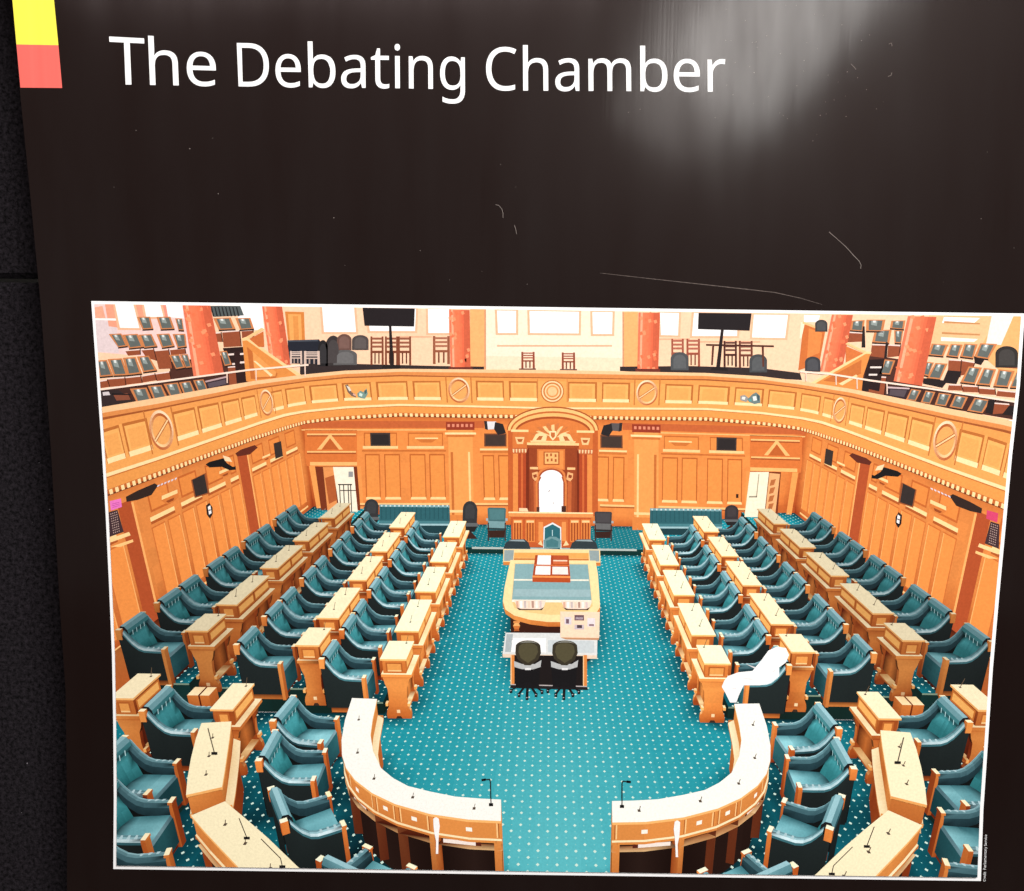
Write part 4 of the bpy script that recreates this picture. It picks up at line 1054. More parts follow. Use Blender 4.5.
for k, L in enumerate([[(60,548),(108,540),(124,588),(66,596)],[(112,532),(220,524),(228,580),(126,588)],[(226,524),(322,514),(332,562),(232,574)],[(332,514),(412,500),(424,546),(336,560)],[(420,500),(506,488),(516,540),(428,550)],
    [(222,352),(318,344),(320,382),(244,388)],[(324,346),(404,340),(424,420),(360,400)],[(412,352),(500,344),(526,470),(440,474)],[(510,344),(604,336),(612,376),(518,384)],[(845,232),(955,224),(966,328),(856,334)],[(970,224),(1040,220),(1046,270),(974,280)],[(800,240),(836,236),(846,300),(812,300)],[(882,458),(960,452),(970,576),(894,584)]]):
    backs(Q(L), f'brown back of a gallery seat on the left side, number {k+1}')
item('equipment', 'dark desk equipment at the left end of the rail'); G(4, Q([(70,612),(180,606),(290,684),(78,716)]), (52,40,40)); G(4, Q([(80,622),(120,618),(130,640),(84,644)]), (214,204,204)); G(4, Q([(150,640),(240,628),(260,670),(170,676)]), (134,76,56)); G(4, Q([(140,628),(260,634),(258,640),(140,640)]), (30,26,28))
item('chair_row', 'row of dark stacked chairs behind the first column'); G(3, Q([(765,70),(960,66),(985,130),(790,140)]), (84,92,92))
for k in range(8): G(3, Q([(772+23*k,76),(780+23*k,76),(796+23*k,136),(786+23*k,136)]), (40,40,42))
item('stair', 'dark carpeted gallery steps with pale edges on the left'); G(3, Q([(850,340),(1000,330),(1010,470),(900,490)]), (44,28,26))
for a in ((880,376,1000,366),(910,436,1006,428)): G(3, Q([(a[0],a[1]),(a[2],a[3]),(a[2],a[3]+12),(a[0],a[1]+12)]), (240,220,210))
item('monitor', 'small dark monitor behind the left rail'); G(6, Q([(736,552),(876,520),(884,580),(750,606)]), (58,44,50)); G(6, Q([(752,566),(866,540),(870,570),(762,594)]), (92,80,88)); G(6, Q([(736,550),(876,518),(880,528),(740,560)]), (190,160,160))
q2 = zc(240, 300, 6.4); Q2 = lambda L: [q2(*t) for t in L]
item('balustrade', 'sloping wooden stair balustrade beside the left inner column')
G(6, Q2([(14,250),(50,246),(390,492),(60,524),(40,520)]), (226,142,70)); G(6, Q2([(44,300),(80,330),(240,470),(230,500),(70,506)]), (196,108,52)); G(6, Q2([(80,330),(232,462),(226,488),(96,496)]), (236,158,86))
G(6, Q2([(85,390),(100,390),(210,480),(196,490)]), (255,220,170)); G(6, Q2([(8,246),(40,236),(54,246),(402,486),(378,494),(44,258),(16,262)]), (255,206,146)); G(6, Q2([(40,236),(140,176),(156,188),(56,250)]), (250,196,136)); G(6, Q2([(60,250),(150,200),(156,300),(120,300)]), (206,110,56))
item('stair', 'dark side of the stair behind the left balustrade'); G(5, Q2([(-40,330),(24,320),(50,530),(-20,540)]), (50,30,28)); G(5, Q2([(0,340),(24,338),(26,350),(0,352)]), (240,220,210)); G(5, Q2([(0,394),(30,392),(32,404),(0,406)]), (240,220,210))
item('cabinet', 'dark cabinet behind the left inner column'); G(4, Q2([(305,258),(505,252),(520,270),(516,412),(310,405)]), (36,38,48)); G(4, Q2([(310,258),(500,254),(500,264),(310,268)]), (70,76,86))
def tub(L, label, c=(66,60,58)):
    item('gallery_chair', label); x0, y0, x1, y1 = L; w, h = x1-x0, y1-y0
    G(5, [(x0,y1),(x0,y0+h*.35)]+arc((x0+x1)/2,y0+h*.36,w*.5,h*.36,170,10,10)+[(x1,y0+h*.35),(x1,y1)], c)
    G(5, [(x0+w*.15,y1-h*.1),(x0+w*.15,y0+h*.4)]+arc((x0+x1)/2,y0+h*.42,w*.34,h*.28,170,10,8)+[(x1-w*.15,y0+h*.4),(x1-w*.15,y1-h*.1)], tuple(min(255, v+16) for v in c))
def slat(L, label, c=(126,66,44), layer=4):
    item('wooden_chair', label); x0, y0, x1, y1 = L; w, h = x1-x0, y1-y0
    for xa in (x0, x1-w*.14): G(layer, [(xa,y0),(xa+w*.14,y0),(xa+w*.16,y1),(xa,y1)], c)
    for k in range(3): GR(layer, x0+w*.1, y0+h*(.04+.14*k), x1-w*.1, y0+h*(.11+.14*k), tuple(min(255, v+24) for v in c))
    GR(layer, x0+w*.02, y0+h*.50, x1-w*.02, y0+h*.58, c)
    for xa in (x0+w*.3, x0+w*.6): G(layer, [(xa,y0+h*.58),(xa+w*.1,y0+h*.58),(xa+w*.1,y1-h*.05),(xa,y1-h*.05)], tuple(int(v*.8) for v in c))
slat((290,351,302,364), 'light-slatted wooden chair before the dark cabinet, left', (214,186,170), 6); slat((304,351,319.6,364.6), 'light-slatted wooden chair before the dark cabinet, right', (214,186,170), 6)
tub((325.5,335.5,341,366), 'dark round chair at the left end of the gallery tub chairs', (56,50,50)); tub((333.4,349.6,357,365), 'grey round chair in front of the gallery tub chairs', (92,90,90))
tub((337,334,351.5,350), 'brown round chair behind the grey one', (104,74,66)); tub((352,335,368.6,350), 'dark round chair right of the brown one', (78,70,68)); tub((318,340,328,366), 'black chair beside the dark cabinet', (36,34,36))
for k, x in enumerate((370.5,385,398)): slat((x,336.4,x+13,365), f"reddish wooden stool-chair under the left screen, {('left','middle','right')[k]}")
slat((433,336,449.6,364), 'reddish wooden chair left of the third column', (150,86,60))
slat((521.4,351.8,534.6,368.6), 'low-backed wooden chair left of the middle', (142,70,50)); slat((561.8,352.4,575,369.6), 'low-backed wooden chair right of the middle', (142,70,50))
for x, y in ((519,368.4),(560,369)): item('box', 'small dark box on the gallery rail'); GR(5, x, y, x+17, y+1.8, (110,80,70))
item('television', 'black flat screen on a floor stand in the left half of the gallery')
G(6, [(362.6,307.6),(414.8,308.4),(414.2,326.4),(364.6,325.6)], (34,28,30)); G(6, [(389,326),(391.4,326),(394,366),(390,366)], (40,30,30)); G(6, [(383,365),(400,365.6),(401,368),(382,367.6)], (36,30,30))
item('television', 'black flat screen on a floor stand in the right half of the gallery')
G(6, [(698.6,312.8),(751.6,313.4),(749.6,330.6),(698,329)], (34,28,30)); G(6, [(721,329.4),(723.8,329.4),(720,369),(716,369)], (40,30,30)); G(6, [(712,367),(727,367.6),(728,370.4),(711,370)], (36,30,30))
q3 = zc(670, 300, 5.689)
item('gallery_table', 'dark table beside the right screen'); Q3 = lambda L: [q3(*t) for t in L]
G(5, Q3([(205,250),(590,258),(592,268),(206,260)]), (76,40,32))
for L in ([(240,262),(252,262),(244,370),(234,370)],[(522,266),(534,266),(536,380),(526,380)]): G(5, Q3(L), (96,52,40))
slat((*q3(305,232), *q3(380,380)), 'dark wooden chair at the gallery table, left', (72,36,30)); slat((*q3(392,232), *q3(470,385)), 'dark wooden chair at the gallery table, right', (110,58,44))
slat((*q3(8,220), *q3(78,375)), 'reddish wooden chair right of the third right column', (156,80,60)); slat((*q3(94,220), *q3(170,378)), 'reddish wooden chair left of the right screen', (156,80,60))
tub((*q3(4,296), *q3(106,400)), 'dark grey round chair right of the third right column', (78,80,82)); tub((*q3(452,308), *q3(552,412)), 'dark grey round chair right of the right screen', (72,74,76)); tub((*q3(768,322), *q3(856,408)), 'dark grey round chair before the right inner column', (62,62,66)); tub((*q3(826,112), *q3(896,180)), 'dark grey round chair behind the right inner column', (62,62,62))
item('balustrade', 'wooden stair balustrade beside the right inner column')
G(4, Q3([(760,128),(884,176),(850,360),(730,400)]), (206,112,56)); G(4, Q3([(790,160),(866,188),(850,300),(780,330)]), (226,136,72)); G(4, Q3([(744,126),(768,126),(748,220),(736,218)]), (255,228,196)); G(4, Q3([(756,122),(886,170),(884,182),(754,134)]), (250,190,130))
q4 = zc(844, 300, 5.689); Q4 = lambda L: [q4(*t) for t in L]
G(6, Q4([(-180,470),(120,300),(152,302),(110,430),(100,520),(-150,480)]), (226,142,72)); G(6, Q4([(-120,460),(100,340),(96,420),(-20,470)]), (200,112,56)); G(6, Q4([(-200,478),(122,292),(156,296),(154,306),(124,306),(-176,482)]), (255,210,150)); G(6, Q4([(8,250),(20,242),(124,292),(112,302)]), (250,200,140)); G(6, Q4([(10,262),(110,304),(10,356)]), (214,118,62)); G(6, Q4([(-30,476),(70,424),(78,434),(-10,486)]), (255,214,160))
item('stair', 'dark carpeted gallery steps behind the right balustrade'); G(4, Q4([(130,340),(230,336),(200,520),(110,500)]), (42,28,28)); G(4, Q4([(150,378),(214,378),(212,388),(148,388)]), (236,220,212)); G(4, Q4([(142,420),(190,420),(188,430),(140,430)]), (236,220,212))
rowsR = [('row nearest the rail',[[(382,506),(440,514),(408,574),(352,568)],[(464,516),(520,524),(490,590),(436,582)],[(540,528),(612,536),(580,604),(516,596)],[(632,540),(706,552),(672,620),(600,608)],[(742,556),(836,570),(788,644),(700,630)]]),
 ('second row',[[(710,378),(786,384),(746,478),(662,468)],[(796,386),(866,394),(832,486),(752,480)],[(880,394),(972,404),(934,496),(850,490)],[(985,404),(1010,406),(990,500),(944,498)],[(520,358),(590,362),(548,452),(470,444)],[(470,352),(512,356),(480,432),(450,426)],[(232,338),(292,344),(262,424),(200,420)]]),
 ('third row',[[(500,248),(594,254),(566,320),(476,312)],[(608,250),(676,254),(650,326),(582,318)],[(686,248),(760,252),(736,332),(660,322)],[(776,246),(872,250),(822,336),(740,324)],[(176,172),(272,168),(258,246),(160,240)],[(286,172),(338,172),(326,246),(288,244)]]),
 ('far row',[[(44,118),(118,114),(110,178),(34,172)],[(128,112),(236,112),(222,178),(126,176)],[(270,118),(350,116),(342,166),(262,160)]])]
for nm, LL in rowsR:
    for k, L in enumerate(LL):
        seat(Q4(L), f'tip-up gallery seat with a grey-green pad, {nm} on the right, number {k+1} from the middle')
for k, L in enumerate([[(598,478),(664,480),(676,516),(590,512)],[(678,484),(760,488),(766,526),(674,522)],[(768,496),(856,502),(862,540),(768,534)],[(876,510),(976,520),(976,556),(866,546)],[(596,336),(666,340),(658,440),(590,420)],[(672,340),(744,352),(720,420),(662,430)],[(900,356),(990,362),(990,390),(894,384)],[(160,250),(246,252),(236,330),(150,320)],[(252,252),(320,256),(310,320),(246,326)],[(30,180),(110,184),(108,236),(20,240)],[(140,430),(240,436),(226,540),(130,520)],[(840,582),(940,590),(960,640),(846,650)]]):
    backs(Q4(L), f'brown back of a gallery seat on the right side, number {k+1}')
tub((*q4(862,262), *q4(990,384)), 'dark round chair at the right end of the gallery', (52,48,46))
for L in ([(106,150),(118,150),(122,270),(100,270)],[(238,240),(250,240),(244,330),(228,330)],[(590,400),(670,406),(640,478),(560,470)],[(740,320),(800,340),(780,370),(744,360)],[(450,444),(590,460),(560,500),(450,476)],[(820,570),(860,566),(846,650),(806,640)],[(940,600),(975,606),(972,660),(900,650)],[(100,440),(150,444),(140,520),(96,510)]):
    item('equipment', 'dark equipment on a stand among the right gallery seats'); G(5, Q4(L), (40,32,32))
item('monitor', 'small dark monitor behind the right rail'); G(6, Q4([(248,494),(374,502),(350,566),(238,548)]), (54,40,46)); G(6, Q4([(264,508),(358,514),(342,552),(258,540)]), (88,76,82)); G(6, Q4([(248,492),(374,500),(372,508),(246,502)]), (206,180,180))
# metal rails
def railing(pts, posts, label):
    item('handrail', label)
    for (a, b) in zip(pts, pts[1:]): face([atd(x, y, 11.5) for x, y in ((a[0],a[1]-.9),(b[0],b[1]-.9),(b[0],b[1]+.9),(a[0],a[1]+.9))], (255,226,206), 0, False)
    for x, y0, y1 in posts: face([atd(X_, Y_, 11.6) for X_, Y_ in ((x-.6,y0),(x+.6,y0),(x+.8,y1),(x-.4,y1))], (240,206,186), 0, False)
railing([(100,389.6),(147,383.5),(200,376.4),(250,369.8),(308.5,364.8)], [(227,373,383),(256,370,380.5),(305,365.4,376.5)], 'thin pale metal rail along the left gallery front')
railing([(800,371.5),(830,374),(870,380.4),(930,388.6),(1016,402)], [(806,372,381),(836,375,385),(857,379,389),(887,383,394)], 'thin pale metal rail along the right gallery front')

AMB = 0.2
KEY = 170.0
GLARE = [((796, 4), 131, 260, 125, 2.4, 10.5, (1, .97, .93)), ((700, 55), 118, 200, 110, 2.4, 2.6, (1, .93, .88)), ((330, -110), 0, 560, 230, 2.6, 9.0, (1, .80, .78))]  # second and third lamps are added: soft side of the glare, upper haze
EXPO = 0.0

# ------------------------------------------------------------------ printing: shade, clip to the picture, lay on the panel
LEFT = [(91.2,301),(100,423),(104,480),(111.7,640),(114,768),(113.3,869)]
RIGHT = [(1024.6,313.5),(1019,401),(1010,472),(1004,548),(994.8,640),(987.6,748),(982.7,820),(980.9,881)]
def along(T, t):
    y = T[0][1]+(T[-1][1]-T[0][1])*t
    for (xa, ya), (xb, yb) in zip(T, T[1:]):
        if y <= yb+1e-6: return (xa+(xb-xa)*(y-ya)/(yb-ya), y)
    return T[-1]
NB = 8
E_OUT = [(along(LEFT, k/NB), along(RIGHT, k/NB)) for k in range(NB+1)]
IN_L = [(x+3.1, y+(3.0 if y == 301 else -3.4 if y == 869 else 0)) for x, y in LEFT]
IN_R = [(x-3.5, y+(2.8 if y == 313.5 else -3.4 if y == 881 else 0)) for x, y in RIGHT]
E_IN = [(along(IN_L, k/NB), along(IN_R, k/NB)) for k in range(NB+1)]
BANDS = []
for k in range(NB):
    (a, b), (d, c) = E_IN[k], E_IN[k+1]
    BANDS.append(([a, b, c, d], min(a[1], b[1]), max(c[1], d[1])))
def clip(P, quad):
    for i in range(4):
        (ax, ay), (bx, by) = quad[i], quad[(i+1) % 4]
        nx, ny = -(by-ay), bx-ax
        out = []
        D = [(p[0]-ax)*nx+(p[1]-ay)*ny for p in P]
        n = len(P)
        for j in range(n):
            p, q, dp, dq = P[j], P[(j+1) % n], D[j], D[(j+1) % n]
            if dp >= 0: out.append(p)
            if (dp >= 0) != (dq >= 0):
                t = dp/(dp-dq)
                out.append(tuple(p[m]+(q[m]-p[m])*t for m in range(6)))
        P = out
        if len(P) < 3: return None
    return P
# solid shapes that keep light from one another in the printed room
BV, BF = [], []
for it in ITEMS:
    for pts, col, bias, occ in it.faces:
        if occ:
            n0 = len(BV); BV.extend(pts); BF.append(tuple(range(n0, n0+len(pts))))
TREE = BVHTree.FromPolygons(BV, BF)
RAYS = []
for k in range(10):
    u, v = (k+.5)/10, (k*0.61803) % 1.0
    r, a = math.sqrt(u), 2*math.pi*v
    RAYS.append((r*math.cos(a), r*math.sin(a), math.sqrt(1-u)))
def openness(p, nrm):
    n = Vector(nrm); t = n.orthogonal().normalized(); b = n.cross(t)
    o = Vector(p)+n*.012; s = 0.0
    for x, y, z in RAYS:
        h = TREE.ray_cast(o, t*x+b*y+n*z, 1.1)
        s += 1.0 if h[0] is None else min(1.0, h[3]/1.1)*.8
    return s/len(RAYS)
EYEV = Vector(EYE)
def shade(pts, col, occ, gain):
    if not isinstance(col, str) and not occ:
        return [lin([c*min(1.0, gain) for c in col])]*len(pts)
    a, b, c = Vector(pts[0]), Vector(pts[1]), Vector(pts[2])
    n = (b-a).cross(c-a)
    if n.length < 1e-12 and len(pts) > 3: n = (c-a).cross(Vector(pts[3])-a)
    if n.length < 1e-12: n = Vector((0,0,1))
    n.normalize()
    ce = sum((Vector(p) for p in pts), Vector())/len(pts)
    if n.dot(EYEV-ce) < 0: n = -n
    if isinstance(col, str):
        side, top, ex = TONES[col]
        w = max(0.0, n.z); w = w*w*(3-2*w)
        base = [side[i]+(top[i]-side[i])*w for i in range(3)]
        if col == 'carpet':         # sheen along the middle of the aisle, put into the ink
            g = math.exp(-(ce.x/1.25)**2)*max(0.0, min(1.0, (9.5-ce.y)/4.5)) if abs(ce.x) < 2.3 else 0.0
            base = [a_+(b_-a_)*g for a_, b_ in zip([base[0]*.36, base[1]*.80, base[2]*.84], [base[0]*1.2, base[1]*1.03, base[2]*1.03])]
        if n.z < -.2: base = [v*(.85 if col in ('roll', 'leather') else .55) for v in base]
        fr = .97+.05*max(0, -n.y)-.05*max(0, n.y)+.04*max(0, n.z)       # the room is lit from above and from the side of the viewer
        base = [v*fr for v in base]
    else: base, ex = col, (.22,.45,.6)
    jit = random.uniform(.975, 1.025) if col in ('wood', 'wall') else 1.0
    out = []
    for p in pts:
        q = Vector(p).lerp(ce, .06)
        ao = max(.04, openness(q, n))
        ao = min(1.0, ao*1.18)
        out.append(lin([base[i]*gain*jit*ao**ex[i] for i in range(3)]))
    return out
RELIEF = 0.012
def place(x, y, inv): return board(x, y, .0006+RELIEF*max(0, inv-.02))

# ------------------------------------------------------------------ the display panel and what is printed on it
FLOOR_Z = -1.15
root = bpy.data.objects.new('exhibition_banner', None); COL.objects.link(root)
root.location = (0, 0, FLOOR_Z)
tag(root, 'tall black banner with a white title above a wide printed photograph of a debating chamber', 'banner')
ROOT = root
def part(name, V, Fc, m, parent=None, label=None):
    V = [(x, y, z-FLOOR_Z) for x, y, z in V]
    o = link(name, mesh(name, V, Fc), m, parent or ROOT)
    if label: o['label'] = label
    return o
lp = [(-13,-150),(0,-75),(12,0),(19.5,87),(29.5,187),(41,308),(51,451),(60,609),(65.6,691),(67,800),(67,891)]
edge = [board(*p) for p in lp]
edge.append((edge[-1][0]+.004, 0, FLOOR_Z+.02))
xr = .74
out = [(x, z) for x, y, z in edge]+[(xr, FLOOR_Z+.02), (xr, edge[0][2])]
n = len(out)
V = [(x, 0, z) for x, z in out]+[(x, .006, z) for x, z in out]
part('panel_sheet', V, [tuple(range(n)), tuple(range(2*n-1, n-1, -1))]+[(i, n+i, n+(i+1) % n, (i+1) % n) for i in range(n)], M_VINYL)
bx0, bx1 = out[-3][0], xr
V = [(x, y, z) for z in (FLOOR_Z, FLOOR_Z+.05) for x, y in ((bx0,-.12),(bx1,-.12),(bx1,.12),(bx0,.12))]
part('base', V, [(0,3,2,1),(4,5,6,7),(0,1,5,4),(1,2,6,5),(2,3,7,6),(3,0,4,7)], M_SCUFF)
def flat(name, pxs, m, lift=.0004, label=None, parent=None):
    V = [board(x, y, lift) for x, y in pxs]
    return part(name, V, [tuple(range(len(V)))], m, parent, label)
flat('yellow_block', [(2,-70),(12.4,0),(16.4,44.4),(58.4,45.2),(54,0),(44,-70)], M_YEL, label='yellow square printed at the upper left edge')
flat('red_block', [(16.4,44.4),(20.4,87.6),(62.2,88),(58.4,45.2)], M_RED, label='red square printed below the yellow one')

